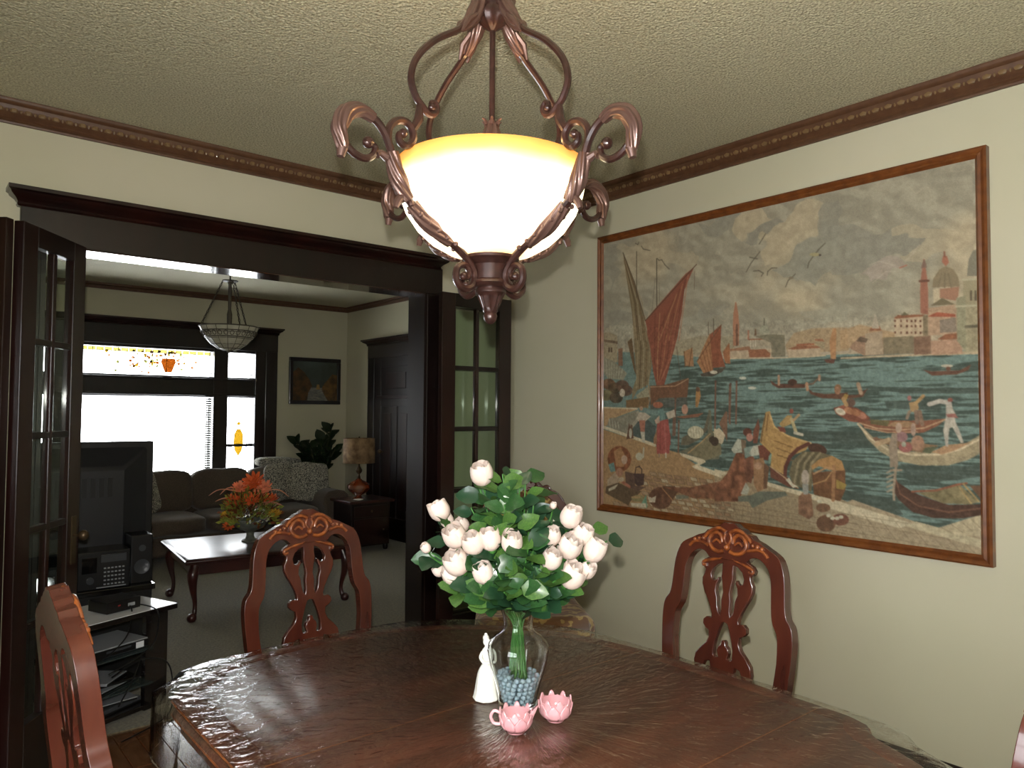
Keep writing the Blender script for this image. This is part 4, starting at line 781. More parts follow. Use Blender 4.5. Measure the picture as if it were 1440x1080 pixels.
    # bulbs' light, spilling out of the open bowl
    for nm, z, en, rad, col in (('chandelier_bulb_light', 2.04, 9.0, .06, (1, .62, .26)), ('chandelier_glow', 1.6, 0, .1, (1, .7, .4))):
        if en:
            l = bpy.data.lights.new(nm, 'POINT'); l.energy = en; l.color = col; l.shadow_soft_size = rad; lo = bpy.data.objects.new(nm, l); C.objects.link(lo); lo.location = (AX.x, AX.y, z)
LAMP_EMIT = 5.0
chandelier()

# ================================================================== dining table
TZ = .76
def table():
    t = thing('dining_table', 'dark mahogany dining table with scalloped corners and stepped edge', 'table', (-1.96, -2.42, 0))
    # outline (world), clockwise from the far left corner; the near half mirrors the far half
    far = [(-2.547, -1.86), (-2.545, -1.80), (-2.525, -1.765), (-2.49, -1.745), (-2.455, -1.72), (-2.43, -1.68), (-2.40, -1.655), (-2.31, -1.625), (-2.2, -1.607), (-2.09, -1.600), (-1.97, -1.603), (-1.86, -1.625), (-1.77, -1.66), (-1.68, -1.71), (-1.60, -1.775), (-1.53, -1.855), (-1.47, -1.95), (-1.425, -2.05), (-1.395, -2.16), (-1.375, -2.28), (-1.368, -2.42)]
    near = [(-1.365, -2.60), (-1.37, -2.80), (-1.375, -2.89), (-1.392, -2.935), (-1.425, -2.955), (-1.45, -2.985), (-1.475, -3.04), (-1.50, -3.09), (-1.56, -3.16), (-1.66, -3.21), (-1.8, -3.235), (-1.96, -3.24), (-2.12, -3.235), (-2.26, -3.21), (-2.38, -3.17), (-2.44, -3.11), (-2.46, -3.05), (-2.50, -3.01), (-2.54, -2.98), (-2.55, -2.9), (-2.55, -2.42)]
    out = [Vector((x+1.96, y+2.42)) for x, y in far+near]; n = len(out)
    def inset(d):
        r = []
        for i in range(n):
            a, b = out[i-1], out[(i+1) % n]; tg = (b-a).normalized(); nn = Vector((tg.y, -tg.x)); r.append(out[i]+nn*d)
        return r
    prof = [(.0, TZ-.012), (.004, TZ-.004), (.012, TZ), (.055, TZ), (.058, TZ-.0012), (.0595, TZ), ]
    low = [(.0, TZ-.016), (.004, TZ-.022), (.012, TZ-.026), (.012, TZ-.032), (.004, TZ-.036), (.0, TZ-.044), (.004, TZ-.052), (.014, TZ-.056), (.02, TZ-.062), (.02, TZ-.09), (.026, TZ-.094), (.05, TZ-.094)]
    v = []; f = []; rings = list(reversed(prof))+low
    for d, z in rings:
        for p in inset(d): v.append((p.x, p.y, z))
    for i in range(len(rings)-1):
        for k in range(n): f.append((i*n+k, i*n+(k+1) % n, (i+1)*n+(k+1) % n, (i+1)*n+k))
    f.append(tuple(range(n))); f.append(tuple((len(rings)-1)*n+k for k in range(n-1, -1, -1)))
    MB().add(v, f).build('tabletop', M_table, t, smooth=50)
    ed = MB()
    for d, z, r in ((-.0005, TZ-.013, .0028), (-.0005, TZ-.044, .0028)):
        pts = [(p.x, p.y, z) for p in inset(d)]; ed.tube(pts+[pts[0]], r, 5)
        ed.build('edge_bead', M_carve, t); ed = MB()
    for k, y in enumerate((.135, -.40)): box('leaf_seam', -.55, .56, y-.0012, y+.0012, TZ-.001, TZ+.0006, mat('seam_line', srgb(126, 78, 40), rough=.4), t)
    # apron and four cabriole legs
    box('apron', -.36, .40, -.45, .58, TZ-.17, TZ-.09, M_table, t, bevel=.006)
    for sx, sy in ((-1, 1), (1, 1), (1, -1), (-1, -1)):
        c = Vector((.02+sx*.30, .5 if sy > 0 else -.31)); d = Vector((sx, sy)).normalized()
        P = [(c.x-d.x*.02, c.y-d.y*.02, .67), (c.x+d.x*.03, c.y+d.y*.03, .6), (c.x+d.x*.045, c.y+d.y*.045, .52), (c.x+d.x*.01, c.y+d.y*.01, .34), (c.x-d.x*.015, c.y-d.y*.015, .18), (c.x-d.x*.005, c.y-d.y*.005, .08), (c.x+d.x*.02, c.y+d.y*.02, .035)]
        q = spline(P, 4); rr = spline([(.05,), (.052,), (.048,), (.034,), (.026,), (.024,), (.03,)], 4)
        lg = MB().tube(q, [r[0] for r in rr], 12); lg.ball((c.x+d.x*.025, c.y+d.y*.025, .038), .042, 12, 8, sc=(1, 1, .9))
        lg.build('leg', M_table, t)
    return out
table_out = table()

def vinyl():
    """clear vinyl sheet: lies on the table top with fine creases, hangs over the edge in loose folds"""
    m = clear_glass('clear_vinyl', (.97, .97, .95), gloss=1.15, rough=.06); nt = m.node_tree
    tc = nt.nodes.new('ShaderNodeTexCoord'); mp = nt.nodes.new('ShaderNodeMapping'); mp.inputs['Scale'].default_value = (1, 1, 1)
    # creases fan out from the middle of the table: noise in polar coordinates
    gr = nt.nodes.new('ShaderNodeVectorMath'); gr.operation = 'LENGTH'; sx = nt.nodes.new('ShaderNodeSeparateXYZ'); at = nt.nodes.new('ShaderNodeMath'); at.operation = 'ARCTAN2'; cb = nt.nodes.new('ShaderNodeCombineXYZ')
    sc1 = nt.nodes.new('ShaderNodeMath'); sc1.operation = 'MULTIPLY'; sc1.inputs[1].default_value = 9.0; sc2 = nt.nodes.new('ShaderNodeMath'); sc2.operation = 'MULTIPLY'; sc2.inputs[1].default_value = 9.0
    nt.links.new(tc.outputs['Object'], gr.inputs[0]); nt.links.new(tc.outputs['Object'], sx.inputs[0]); nt.links.new(sx.outputs['Y'], at.inputs[0]); nt.links.new(sx.outputs['X'], at.inputs[1])
    nt.links.new(at.outputs[0], sc1.inputs[0]); nt.links.new(gr.outputs['Value'], sc2.inputs[0]); nt.links.new(sc1.outputs[0], cb.inputs[0]); nt.links.new(sc2.outputs[0], cb.inputs[1])
    n1 = nt.nodes.new('ShaderNodeTexNoise'); n1.inputs['Scale'].default_value = 2.6; n1.inputs['Detail'].default_value = 4; n1.inputs['Distortion'].default_value = .6; nt.links.new(cb.outputs[0], n1.inputs['Vector'])
    n2 = nt.nodes.new('ShaderNodeTexNoise'); n2.inputs['Scale'].default_value = 16; n2.inputs['Detail'].default_value = 2; n2.inputs['Distortion'].default_value = 1.0; nt.links.new(tc.outputs['Object'], n2.inputs['Vector'])
    ad = nt.nodes.new('ShaderNodeMath'); ad.operation = 'MULTIPLY_ADD'; ad.inputs[1].default_value = .55; nt.links.new(n2.outputs['Fac'], ad.inputs[0]); nt.links.new(n1.outputs['Fac'], ad.inputs[2])
    bn = nt.nodes.new('ShaderNodeBump'); bn.inputs['Strength'].default_value = .8; bn.inputs['Distance'].default_value = .007; nt.links.new(ad.outputs[0], bn.inputs['Height'])
    for nd in nt.nodes:
        if nd.type in ('BSDF_GLOSSY', 'LAYER_WEIGHT'): nt.links.new(bn.outputs[0], nd.inputs['Normal'])
    o = thing('vinyl_tablecloth', 'clear creased vinyl cover over the dark dining table, hanging past its edge', 'tablecloth', (-1.96, -2.42, TZ))
    n = 144; P = []
    for k in range(n):
        a = 2*PI*k/n; d = Vector((math.cos(a), math.sin(a)))
        best = None
        for i in range(len(table_out)):
            A_, B_ = table_out[i], table_out[(i+1) % len(table_out)]; e = B_-A_; den = d.x*e.y-d.y*e.x
            if abs(den) < 1e-9: continue
            t_ = (A_.x*e.y-A_.y*e.x)/den; s_ = (A_.x*d.y-A_.y*d.x)/den
            if t_ > 0 and -1e-6 <= s_ <= 1+1e-6: best = t_
        # the sheet is nearly rectangular: it bridges the scalloped corners
        rect = min(.605/max(1e-6, abs(d.x)), .845/max(1e-6, abs(d.y)))
        P.append((d, best+.006, max(best+.012, min(rect, best+.075))))
    v = []; f = []; fr = [.0, .15, .3, .45, .6, .7, .8, .88, .95, 1.0]
    for j, q in enumerate(fr):
        for k in range(n):
            d, b, r = P[k]; v.append((d.x*b*q, d.y*b*q, .0025+.0012*math.sin(k*.9+j*2.1)*(q > .2)))
    for k in range(n):
        d, b, r = P[k]; rr = b+(r-b)*.6; v.append((d.x*rr, d.y*rr, .001))
    for j, z in enumerate((-.012, -.05, -.10, -.16)):
        for k in range(n):
            d, b, r = P[k]; wv = .010*(j+.6)*math.sin(k*.55)+.006*j*math.sin(k*1.3+1); rr = r+.004+.006*j+wv*.7; v.append((d.x*rr, d.y*rr, z+.004*math.sin(k*.8)))
    R = len(fr)+5
    for j in range(1, R):
        for k in range(n): f.append(((j-1)*n+k, (j-1)*n+(k+1) % n, j*n+(k+1) % n, j*n+k))
    me = MB().add(v, f).build('vinyl_sheet', m, o, smooth=60)
    hm = MB()
    k0 = (R-1)*n; pts = [v[k0+i] for i in range(n)]; hm.tube(pts+[pts[0]], .0016, 4).build('hem', clear_glass('vinyl_hem', (.75, .75, .72), 2.5, .1), o)
vinyl()

# ================================================================== carved dining chairs
def make_chair(name, label):
    """origin on the floor under the middle of the backrest; sitter looks along -y ... the front of the seat is at -y"""
    t = thing(name, label, 'chair')
    LB = Matrix.Rotation(math.radians(-7), 4, 'X')          # the back leans away from the seat
    piv = Matrix.Translation((0, 0, .45)); M = piv @ LB @ piv.inverted()
    ho = [(0, 1.088), (.02, 1.092), (.035, 1.082), (.055, 1.075), (.07, 1.064), (.088, 1.06), (.10, 1.048), (.125, 1.04), (.15, 1.028), (.18, 1.014), (.2, .998), (.215, .965), (.222, .93), (.226, .88), (.229, .85), (.236, .825), (.25, .808), (.258, .785), (.26, .74), (.256, .68), (.248, .60), (.236, .52), (.226, .45), (.222, .43)]
    hi = [(.182, .43), (.19, .52), (.2, .62), (.208, .69), (.207, .75), (.202, .778), (.188, .80), (.18, .83), (.176, .88), (.172, .93), (.16, .962), (.14, .982), (.118, .992), (.098, .99), (.086, .983), (.075, .972), (0, .968)]
    outer = spline(ho, 2)
    inner = spline(hi[:-1], 2)+[hi[-1]]
    loop = outer+inner; full = [(-x, z) for x, z in reversed(outer) if x > 1e-6]
    L = outer+inner[:-1]+[(0, .968)]
    right = outer+inner[:-1]; poly = right+[(-x, z) for x, z in reversed(right) if x > 1e-6]
    v, f = plate([poly], -.018, .018, M)
    MB().add(v, f).build('back_frame', M_chair, t, smooth=30, bevel=.007, seg=3)
    sp = [(.0, .985), (.07, .985), (.078, .972), (.098, .962), (.108, .95), (.104, .938), (.09, .93), (.094, .915), (.102, .9), (.101, .88), (.092, .86), (.076, .835), (.062, .81), (.054, .788), (.055, .776), (.074, .778), (.086, .768), (.087, .752), (.076, .742), (.062, .735), (.06, .715), (.07, .695), (.092, .675), (.11, .655), (.115, .63), (.108, .60), (.088, .57), (.066, .545), (.06, .51), (.07, .47), (.0, .47)]
    so = mirror(sp)
    slot = [(.022, .958), (.04, .952), (.058, .938), (.066, .918), (.062, .902), (.052, .897), (.042, .903), (.036, .912), (.034, .9), (.042, .885), (.044, .865), (.036, .845), (.034, .822), (.028, .8), (.02, .79), (.017, .81), (.019, .84), (.014, .865), (.018, .89), (.024, .915), (.022, .938)]
    low = mirror([(0, .772), (.012, .768), (.022, .745), (.032, .715), (.038, .69), (.037, .662), (.03, .655), (.018, .66), (.024, .678), (.02, .692), (.01, .7), (.008, .712), (0, .716)])
    foot = [(.05, .64), (.07, .635), (.08, .615), (.07, .595), (.055, .6), (.045, .62)]
    v, f = plate([so, slot, [(-x, z) for x, z in reversed(slot)], low, foot, [(-x, z) for x, z in reversed(foot)]], -.010, .010, M)
    MB().add(v, f).build('splat', M_chair, t, smooth=30, bevel=.0025, seg=2)
    cv = MB()
    def tb(pts, r, y=-.02): cv.tube([M @ Vector((x, y, z)) for x, z in spline(pts, 3)], r, 7)
    for s in (-1, 1):
        tb([(s*.012, 1.0), (s*.03, .994), (s*.058, 1.0), (s*.076, 1.022), (s*.066, 1.046), (s*.044, 1.056), (s*.026, 1.044), (s*.022, 1.026)], .0072)
        tb([(s*.008, 1.06), (s*.03, 1.07), (s*.056, 1.066), (s*.08, 1.052), (s*.094, 1.036)], .0065)
        tb([(s*.08, 1.01), (s*.104, 1.016), (s*.13, 1.018), (s*.15, 1.008), (s*.158, .998)], .006)
        tb([(s*.004, 1.022), (s*.014, 1.04), (s*.008, 1.058)], .005)
        tb([(s*.028, 1.022), (s*.045, 1.032), (s*.06, 1.022)], .004)
        for q in ((.10, 1.030), (.118, 1.027), (.136, 1.022)): cv.ball(M @ Vector((s*q[0], -.02, q[1])), .0075, 8, 5)
        tb([(s*.02, .978), (s*.05, .968), (s*.08, .96), (s*.10, .952), (s*.098, .942), (s*.086, .944)], .0055, -.013)
    for k in range(5):
        a = PI/2+(k-2)*.42; tb([(.004*math.cos(a), 1.07), (.022*math.cos(a), 1.074+.02*math.sin(a)-.004)], .005, -.012)
    cv.ball(M @ Vector((0, -.022, 1.012)), .011, 10, 6)
    cv.build('crest_carving', M_carve, t, smooth=60)
    # seat: bowed rail and a padded seat
    so_ = [(.0, -.47), (.12, -.465), (.2, -.445), (.245, -.40), (.25, -.33), (.235, -.2), (.22, -.05), (.21, 0.0), (0, 0.0)]
    sl = mirror(so_)
    def slab(z0, z1, ins, name, m, bev):
        v = []; n = len(sl)
        for z in (z0, z1):
            for x, y in sl: v.append((x*(1-ins), y+(.235)*0+ (ins*-.2 if y > -.1 else ins*.2), z))
        MB().add(v, [(k, (k+1) % n, n+(k+1) % n, n+k) for k in range(n)]+[tuple(range(n)), tuple(range(2*n-1, n-1, -1))]).build(name, m, t, smooth=40, bevel=bev, seg=3)
    slab(.375, .445, 0, 'seat_rail', M_chair, .006)
    slab(.44, .482, .1, 'seat_cushion', mat('brown_gold_seat_fabric', srgb(122, 98, 62), rough=.9, noise=(30, 3, srgb(86, 60, 38))), .018)
    for s in (-1, 1):
        q = spline([(s*.205, -.40, .40), (s*.225, -.425, .35), (s*.232, -.44, .30), (s*.212, -.42, .18), (s*.205, -.41, .09), (s*.215, -.43, .03)], 4); rr = spline([(.03,), (.032,), (.03,), (.019,), (.015,), (.02,)], 4)
        MB().tube(q, [r[0] for r in rr], 10).ball((s*.217, -.435, .024), .026, 10, 6, sc=(1, 1, .9)).build('front_leg', M_chair, t)
        q = spline([(s*.203, .0, .46), (s*.203, .0, .36), (s*.2, .01, .2), (s*.198, .05, .08), (s*.2, .085, .005)], 4)
        MB().tube(q, .019, 8).build('rear_leg', M_chair, t)
    return t
def place(o, x, y, rz, label=None):
    o.scale = (.93, 1, 1)
    o.location = (x, y, 0); o.rotation_euler = (0, 0, rz)
    if label: o['label'] = label
    return o
GC = 'carved dining chairs around the table'
ch = make_chair('dining_chair', 'carved dining chair at the far end of the table, before the doorway'); ch['group'] = GC
place(ch, -1.905, -1.21, 0.0)
c2 = dup(ch); place(c2, -1.02, -2.29, -PI/2, 'carved dining chair beneath the tapestry, backed by the right wall')
c3 = dup(ch); place(c3, -2.735, -1.94, PI/2+.03, 'carved dining chair seen edge-on at the lower left corner')
c4 = dup(ch); place(c4, -1.60, -3.29, PI, 'dining chair whose reddish edge peeks in at the lower right corner')

# upholstered chair in the corner behind the flowers
def uph_chair():
    t = thing('upholstered_chair', 'gold-patterned upholstered chair with carved crest in the corner behind the roses', 'chair', (-.60, -.86, 0), -.62)
    fab = mat('gold_scroll_tapestry_fabric', srgb(128, 98, 58), rough=.9, sheen=.3); nt = fab.node_tree; tc = nt.nodes.new('ShaderNodeTexCoord')
    wv = nt.nodes.new('ShaderNodeTexWave'); wv.wave_type = 'RINGS'; wv.inputs['Scale'].default_value = 9; wv.inputs['Distortion'].default_value = 9; wv.inputs['Detail Scale'].default_value = 1.6
    r = nt.nodes.new('ShaderNodeValToRGB'); r.color_ramp.elements[0].position = .72; r.color_ramp.elements[1].position = .86; r.color_ramp.elements[0].color = srgb(112, 76, 44); r.color_ramp.elements[1].color = srgb(168, 142, 84)
    nt.links.new(tc.outputs['Object'], wv.inputs['Vector']); nt.links.new(wv.outputs['Fac'], r.inputs[0]); nt.links.new(r.outputs[0], nt.nodes['Principled BSDF'].inputs['Base Color'])
    M = Matrix.Translation((0, 0, .5)) @ Matrix.Rotation(math.radians(-8), 4, 'X') @ Matrix.Translation((0, 0, -.5))
    ho = [(0, 1.10), (.03, 1.115), (.05, 1.095), (.075, 1.09), (.10, 1.065), (.14, 1.05), (.19, 1.01), (.225, .95), (.24, .88), (.24, .80), (.225, .72), (.2, .64), (.21, .56), (.215, .45), (.0, .45)]
    oo = mirror(spline(ho[:-1], 2)+[ho[-1]])
    hole = mirror(spline([(0, 1.045), (.06, 1.04), (.12, 1.01), (.17, .96), (.195, .89), (.196, .81), (.18, .73), (.15, .67), (.08, .64), (0, .63)], 2))
    v, f = plate([oo, hole], -.02, .02, M); MB().add(v, f).build('back_frame', M_chair, t, 30, bevel=.006)
    pd = MB(); hv = []; n = 26; k = len(hole)
    cx = Vector((0, .84)); 
    for j, (s, y) in enumerate(((1.03, -.006), (.96, -.03), (.8, -.045), (.5, -.055), (.0, -.06))):
        for x, z in hole: hv.append(M @ Vector((x*s, y, .84+(z-.84)*s)))
    pd.add(hv, [(j*k+i, j*k+(i+1) % k, (j+1)*k+(i+1) % k, (j+1)*k+i) for j in range(4) for i in range(k)])
    v, f = plate([hole], .0, .03, M); pd.add(v, f); pd.build('back_pad', fab, t, 60)
    cr = MB()
    for s in (-1, 1):
        for pts, r_ in (([(s*.01, 1.06), (s*.04, 1.055), (s*.06, 1.075), (s*.045, 1.095), (s*.025, 1.085)], .007), ([(s*.06, 1.08), (s*.09, 1.065), (s*.115, 1.07), (s*.13, 1.055), (s*.12, 1.04)], .006), ([(s*.13, 1.05), (s*.17, 1.03), (s*.2, .99)], .005)):
            cr.tube([M @ Vector((x, -.024, z)) for x, z in spline(pts, 3)], r_, 6)
    cr.ball(M @ Vector((0, -.026, 1.085)), .014, 8, 6); cr.ball(M @ Vector((0, -.026, 1.112)), .009, 8, 6); cr.build('crest_carving', M_chair, t, 60)
    sl = [(-.28, -.50), (-.24, -.53), (.24, -.53), (.28, -.50), (.25, -.02), (-.25, -.02)]
    def slab(z0, z1, name, m, bev, s=1.0):
        v = [(x*s, -.27+(y+.27)*s, z) for z in (z0, z1) for x, y in sl]; MB().add(v, [(q, (q+1) % 6, 6+(q+1) % 6, 6+q) for q in range(6)]+[tuple(range(6)), tuple(range(11, 5, -1))]).build(name, m, t, 40, bevel=bev, seg=4)
    slab(.34, .43, 'seat_rail', M_chair, .008); slab(.42, .545, 'seat_cushion', fab, .05, .97)
    for s in (-1, 1):
        q = spline([(s*.235, -.47, .38), (s*.25, -.49, .3), (s*.23, -.47, .15), (s*.235, -.485, .03)], 4); MB().tube(q, [.034-.016*min(1, i/8) for i in range(len(q))], 10).ball((s*.237, -.49, .027), .03, 10, 6).build('front_leg', M_chair, t)
        q = spline([(s*.2, .0, .48), (s*.2, .01, .3), (s*.2, .07, .005)], 5); MB().tube(q, .021, 8).build('rear_leg', M_chair, t)
uph_chair()

# ================================================================== things on the table
VX, VY, VZ = -1.958, -2.392, TZ+.005
def cross_glass(name, tint):
    m = bpy.data.materials.new(name); m.use_nodes = True; b = m.node_tree.nodes['Principled BSDF']
    b.inputs['Base Color'].default_value = (*tint, 1); b.inputs['Roughness'].default_value = .0; b.inputs['Transmission Weight'].default_value = 1; b.inputs['IOR'].default_value = 1.45; return m
M_vase = cross_glass('clear_vase_glass', (.97, 1, .99)); M_marble = mat('pale_blue_marble_glass', (.50, .64, .72, 1), rough=.02, trans=.45, coat=1, coatr=.02)
vs_ = thing('glass_vase', 'clear glass vase full of white roses in the middle of the table', 'vase', (VX, VY, VZ))
po = [(.0, 0), (.043, 0), (.0455, .004), (.044, .018), (.046, .035), (.055, .07), (.066, .105), (.0715, .135), (.068, .152), (.055, .166), (.04, .176), (.0335, .186), (.033, .198), (.036, .214), (.042, .229), (.0455, .236)]
pi_ = [(r-.0022, z) for r, z in reversed(po[3:])]
MB().lathe(po+[(.0445, .2375)]+pi_+[(.036, .012), (0, .010)], 40).build('vase_body', M_vase, vs_, smooth=60)
rn = random.Random(11)
# glass marbles heaped in the foot of the vase
mm = None; cnt = 0; R = .0062; placed = []
prof_in = lambda z: np.interp(z, [0, .018, .035, .07, .105, .135], [.040, .041, .043, .052, .063, .069])
for lay in range(7):
    z = .0175+lay*.0102; rmax = float(prof_in(z))-R-.0035
    for ring in range(4):
        rr = rmax-ring*.0135
        if rr < .004: break
        k = max(1, int(2*PI*rr/.0135))
        for i in range(k):
            if lay == 6 and rn.random() < .5: continue
            if lay >= 4 and ring > 1: continue
            a = 2*PI*i/k+lay*.5+ring*.3
            if mm is None:
                bmm = bmesh.new(); bmesh.ops.create_icosphere(bmm, subdivisions=2, radius=R); me = bpy.data.meshes.new('glass_marble'); bmm.to_mesh(me); bmm.free(); o = link('glass_marble', me, M_marble, smooth=180); mm = o
            else: o = mm.copy(); C.objects.link(o)
            o.location = (VX+rr*math.cos(a), VY+rr*math.sin(a), VZ+z+rn.uniform(0, .001)); tag(o, 'small clear blue glass marble heaped in the foot of the vase', 'marble', 'glass marbles in the vase'); cnt += 1

# roses: (px, depth offset) were measured; here as world positions of each bloom with its size
M_rose = mat('white_rose_petal', srgb(208, 194, 184), rough=.6, noise=(18, 2, srgb(198, 174, 160)), spec=.25)
M_leafs = [mat('rose_leaf_green', srgb(44, 78, 38), rough=.34, coat=.2, noise=(14, 3, srgb(32, 62, 32))), mat('rose_leaf_light', srgb(72, 102, 42), rough=.35, coat=.2, noise=(14, 3, srgb(50, 82, 38))), mat('rose_leaf_dark', srgb(28, 54, 34), rough=.3, coat=.25)]
M_stem = mat('green_stem', srgb(58, 104, 44), rough=.4)
def petal_mesh(wd, hh, curl, m, name='petal'):
    v = []; nu, nv = 6, 6
    for j in range(nv+1):
        t_ = j/nv
        for i in range(nu+1):
            s = i/nu*2-1
            w_ = wd*(math.sin(PI*min(.98, .14+t_*.60))**.7)
            an = s*w_; rad = hh*.46*float(np.interp(t_, [0, .15, .4, .7, .9, 1], [.30, .72, 1.0, .93, .74, .56]))
            lip = curl*max(0, t_-.72)**1.3*2.2*(1-.3*abs(s))
            v.append(((rad+lip*hh)*math.sin(an), -(rad+lip*hh)*math.cos(an), hh*t_*(1-.12*s*s*t_)-lip*hh*.3))
    f = [(j*(nu+1)+i, j*(nu+1)+i+1, (j+1)*(nu+1)+i+1, (j+1)*(nu+1)+i) for j in range(nv) for i in range(nu)]
    me = bpy.data.meshes.new(name); me.from_pydata(v, [], f); me.materials.append(m); me.polygons.foreach_set('use_smooth', [True]*len(f)); return me
P_out = [petal_mesh(1.3, .042, c, M_rose) for c in (.16, .3, .08)]; P_in = petal_mesh(1.5, .040, .03, M_rose)
def leaf_mesh(m):
    v = []; nv = 6
    for j in range(nv+1):
        t_ = j/nv; w_ = .5*math.sin(PI*t_**.8)**.8*(1 if j % 2 else .94)
        for s in (-1, -.5, 0, .5, 1): v.append((s*w_*.72, t_, -.10*t_*t_+.14*abs(s)*w_-.03*math.sin(t_*9)*abs(s)))
    f = [(j*5+i, j*5+i+1, (j+1)*5+i+1, (j+1)*5+i) for j in range(nv) for i in range(4)]
    me = bpy.data.meshes.new('leaf'); me.from_pydata(v, [], f); me.materials.append(m); me.polygons.foreach_set('use_smooth', [True]*len(f)); return me
LM = [leaf_mesh(m) for m in M_leafs]
def frame_to(d, roll=0):
    q = Vector(d).normalized().to_track_quat('Z', 'Y'); return q @ Quaternion((0, 0, 1), roll)
def mk(name, me, parent, loc, q, s):
    o = bpy.data.objects.new(name, me); C.objects.link(o); o.parent = parent; o.location = loc; o.rotation_mode = 'QUATERNION'; o.rotation_quaternion = q; o.scale = (s, s, s) if not hasattr(s, '__len__') else s; return o
neck = Vector((VX, VY, VZ+.21))
def rose(pos, s, label, open_=.5, nleaf=4, tilt=None, seed=0):
    r = random.Random(seed); pos = Vector(pos)
    t = thing('rose', label, 'flower', pos, 0, 'white roses in the glass vase')
    d = (pos-(neck-Vector((0, 0, .05)))).normalized(); d = (d+Vector((0, 0, .35))-fw*r.uniform(.1, .75)).normalized() if tilt is None else Vector(tilt).normalized()
    q0 = frame_to(d, r.uniform(0, 6))
    base = -d*.024*s
    for k in range(3): mk('petal', P_in, t, base, q0 @ Quaternion((0, 0, 1), k*2.1), (s*(.72-.12*k), s*(.72-.12*k), s*(1.04-.02*k)))
    for k in range(5): mk('petal', P_out[k % 3], t, base, q0 @ Quaternion((0, 0, 1), k*1.257+.4) @ Quaternion((1, 0, 0), -.02+.13*open_), s*(.98+.06*(k % 2)))
    cal = MB(); cal.ball((0, 0, 0), .0085*s, 8, 5, sc=(1, 1, .9))
    for k in range(5):
        a = k*1.257; cal.add([(.007*s*math.cos(a-.4), .007*s*math.sin(a-.4), 0), (.007*s*math.cos(a+.4), .007*s*math.sin(a+.4), 0), (.020*s*math.cos(a), .020*s*math.sin(a), .006*s)], [(0, 1, 2)])
    co = cal.build('calyx', M_stem, t, loc=base); co.rotation_mode = 'QUATERNION'; co.rotation_quaternion = q0
    # stem: from the bloom down through the neck into the marbles
    b0 = pos+base; ra = r.uniform(0, 6.28); rb = r.uniform(0, .013); foot = Vector((VX+(.028*r.random())*math.cos(ra), VY+.028*r.random()*math.sin(ra), VZ+.075))
    nk = neck+Vector((rb*math.cos(ra+2), rb*math.sin(ra+2), -.015))
    mid = b0*.45+nk*.55+Vector((0, 0, .02))-d*.02
    pts = [b0, b0-d*.03, mid, nk, foot]; sp = [Vector(p)-pos for p in spline([tuple(p) for p in pts], 5)]
    MB().tube([tuple(p) for p in sp], .0021, 6).build('stem', M_stem, t)
    m = len(sp)
    for k in range(nleaf):
        i = int(r.uniform(.14, .55)*m); p = sp[i]; az = r.uniform(0, 2*PI)
        out = Vector((p.x+pos.x-VX, p.y+pos.y-VY, 0)); out = out.normalized() if out.length > .01 else Vector((1, 0, 0))
        dirv = (Vector((math.cos(az), math.sin(az), r.uniform(-.35, .55)))+out*.8).normalized()
        sc = r.uniform(.044, .062)
        zax = (Vector((0, 0, 1))*.8-fw*r.uniform(.0, 1.3)+Vector((r.uniform(-.5, .5), r.uniform(-.5, .5), 0))); zax = (zax-dirv*zax.dot(dirv)).normalized(); xax = dirv.cross(zax)
        q = Matrix((xax, dirv, zax)).transposed().to_quaternion()
        mk('leaf', LM[r.choice([0, 0, 0, 1, 2, 2])], t, p+dirv*.008, q, sc)
    return t
rose((-2.0320, -2.3440, 1.3080), 1.37, 'topmost white rose, standing clear above the leaves', 0.3, 5, seed=20)
rose((-2.0960, -2.2660, 1.2210), 1.20, 'upper left white rose, beside the dark doorway', 0.8, 5, seed=21)
rose((-2.0680, -2.2580, 1.1920), 0.81, 'small white rose half hidden under the upper left rose', 0.5, 5, seed=22)
rose((-2.0410, -2.2810, 1.1830), 0.88, 'narrow white rose behind the middle left pair', 0.1, 5, seed=23)
rose((-2.1260, -2.2560, 1.1340), 0.61, 'leftmost small white bud cupped by a pale green leaf', 0.3, 5, seed=24)
rose((-2.0890, -2.2550, 1.0780), 0.73, 'lower left white rose partly hidden behind its neighbour', 0.8, 5, seed=25)
rose((-2.0980, -2.3310, 1.1690), 1.34, 'plump white rose left of the creamy open rose', 0.5, 5, seed=26)
rose((-2.0750, -2.3690, 1.1560), 1.32, 'open creamy white rose near the middle left', 0.1, 5, seed=27)
rose((-2.0450, -2.3940, 1.1660), 1.26, 'square-topped white rose left of the centre rose', 0.3, 5, seed=28)
rose((-2.0170, -2.4380, 1.1620), 1.21, 'oval white rose at the bouquet centre, above the vase', 0.8, 5, seed=29)
rose((-2.1020, -2.3440, 1.1130), 1.46, 'largest white rose low on the left side', 0.5, 5, seed=30)
rose((-2.0980, -2.3170, 1.0790), 1.06, 'white rose tucked under the largest left rose', 0.1, 5, seed=31)
rose((-2.0640, -2.3940, 1.0930), 1.21, 'lowest white rose on the left, just above the vase', 0.3, 5, seed=32)
rose((-1.8920, -2.4380, 1.2320), 0.40, 'tiny white bud at the upper right among leaves', 0.8, 2, seed=33)
rose((-1.8690, -2.4750, 1.2100), 1.29, 'upper right white rose standing highest on its side', 0.5, 5, seed=34)
rose((-1.9230, -2.4680, 1.1690), 1.06, 'white rose half covered by leaves at centre right', 0.1, 5, seed=35)
rose((-1.8750, -2.4300, 1.1830), 0.66, 'small white bloom peeping above the centre right rose', 0.3, 5, seed=36)
rose((-1.8800, -2.4830, 1.1440), 1.43, 'tall white rose in the middle of the right cluster', 0.8, 5, seed=37)
rose((-1.8420, -2.4860, 1.1680), 1.23, 'white rose right of the tall middle one', 0.5, 5, seed=38)
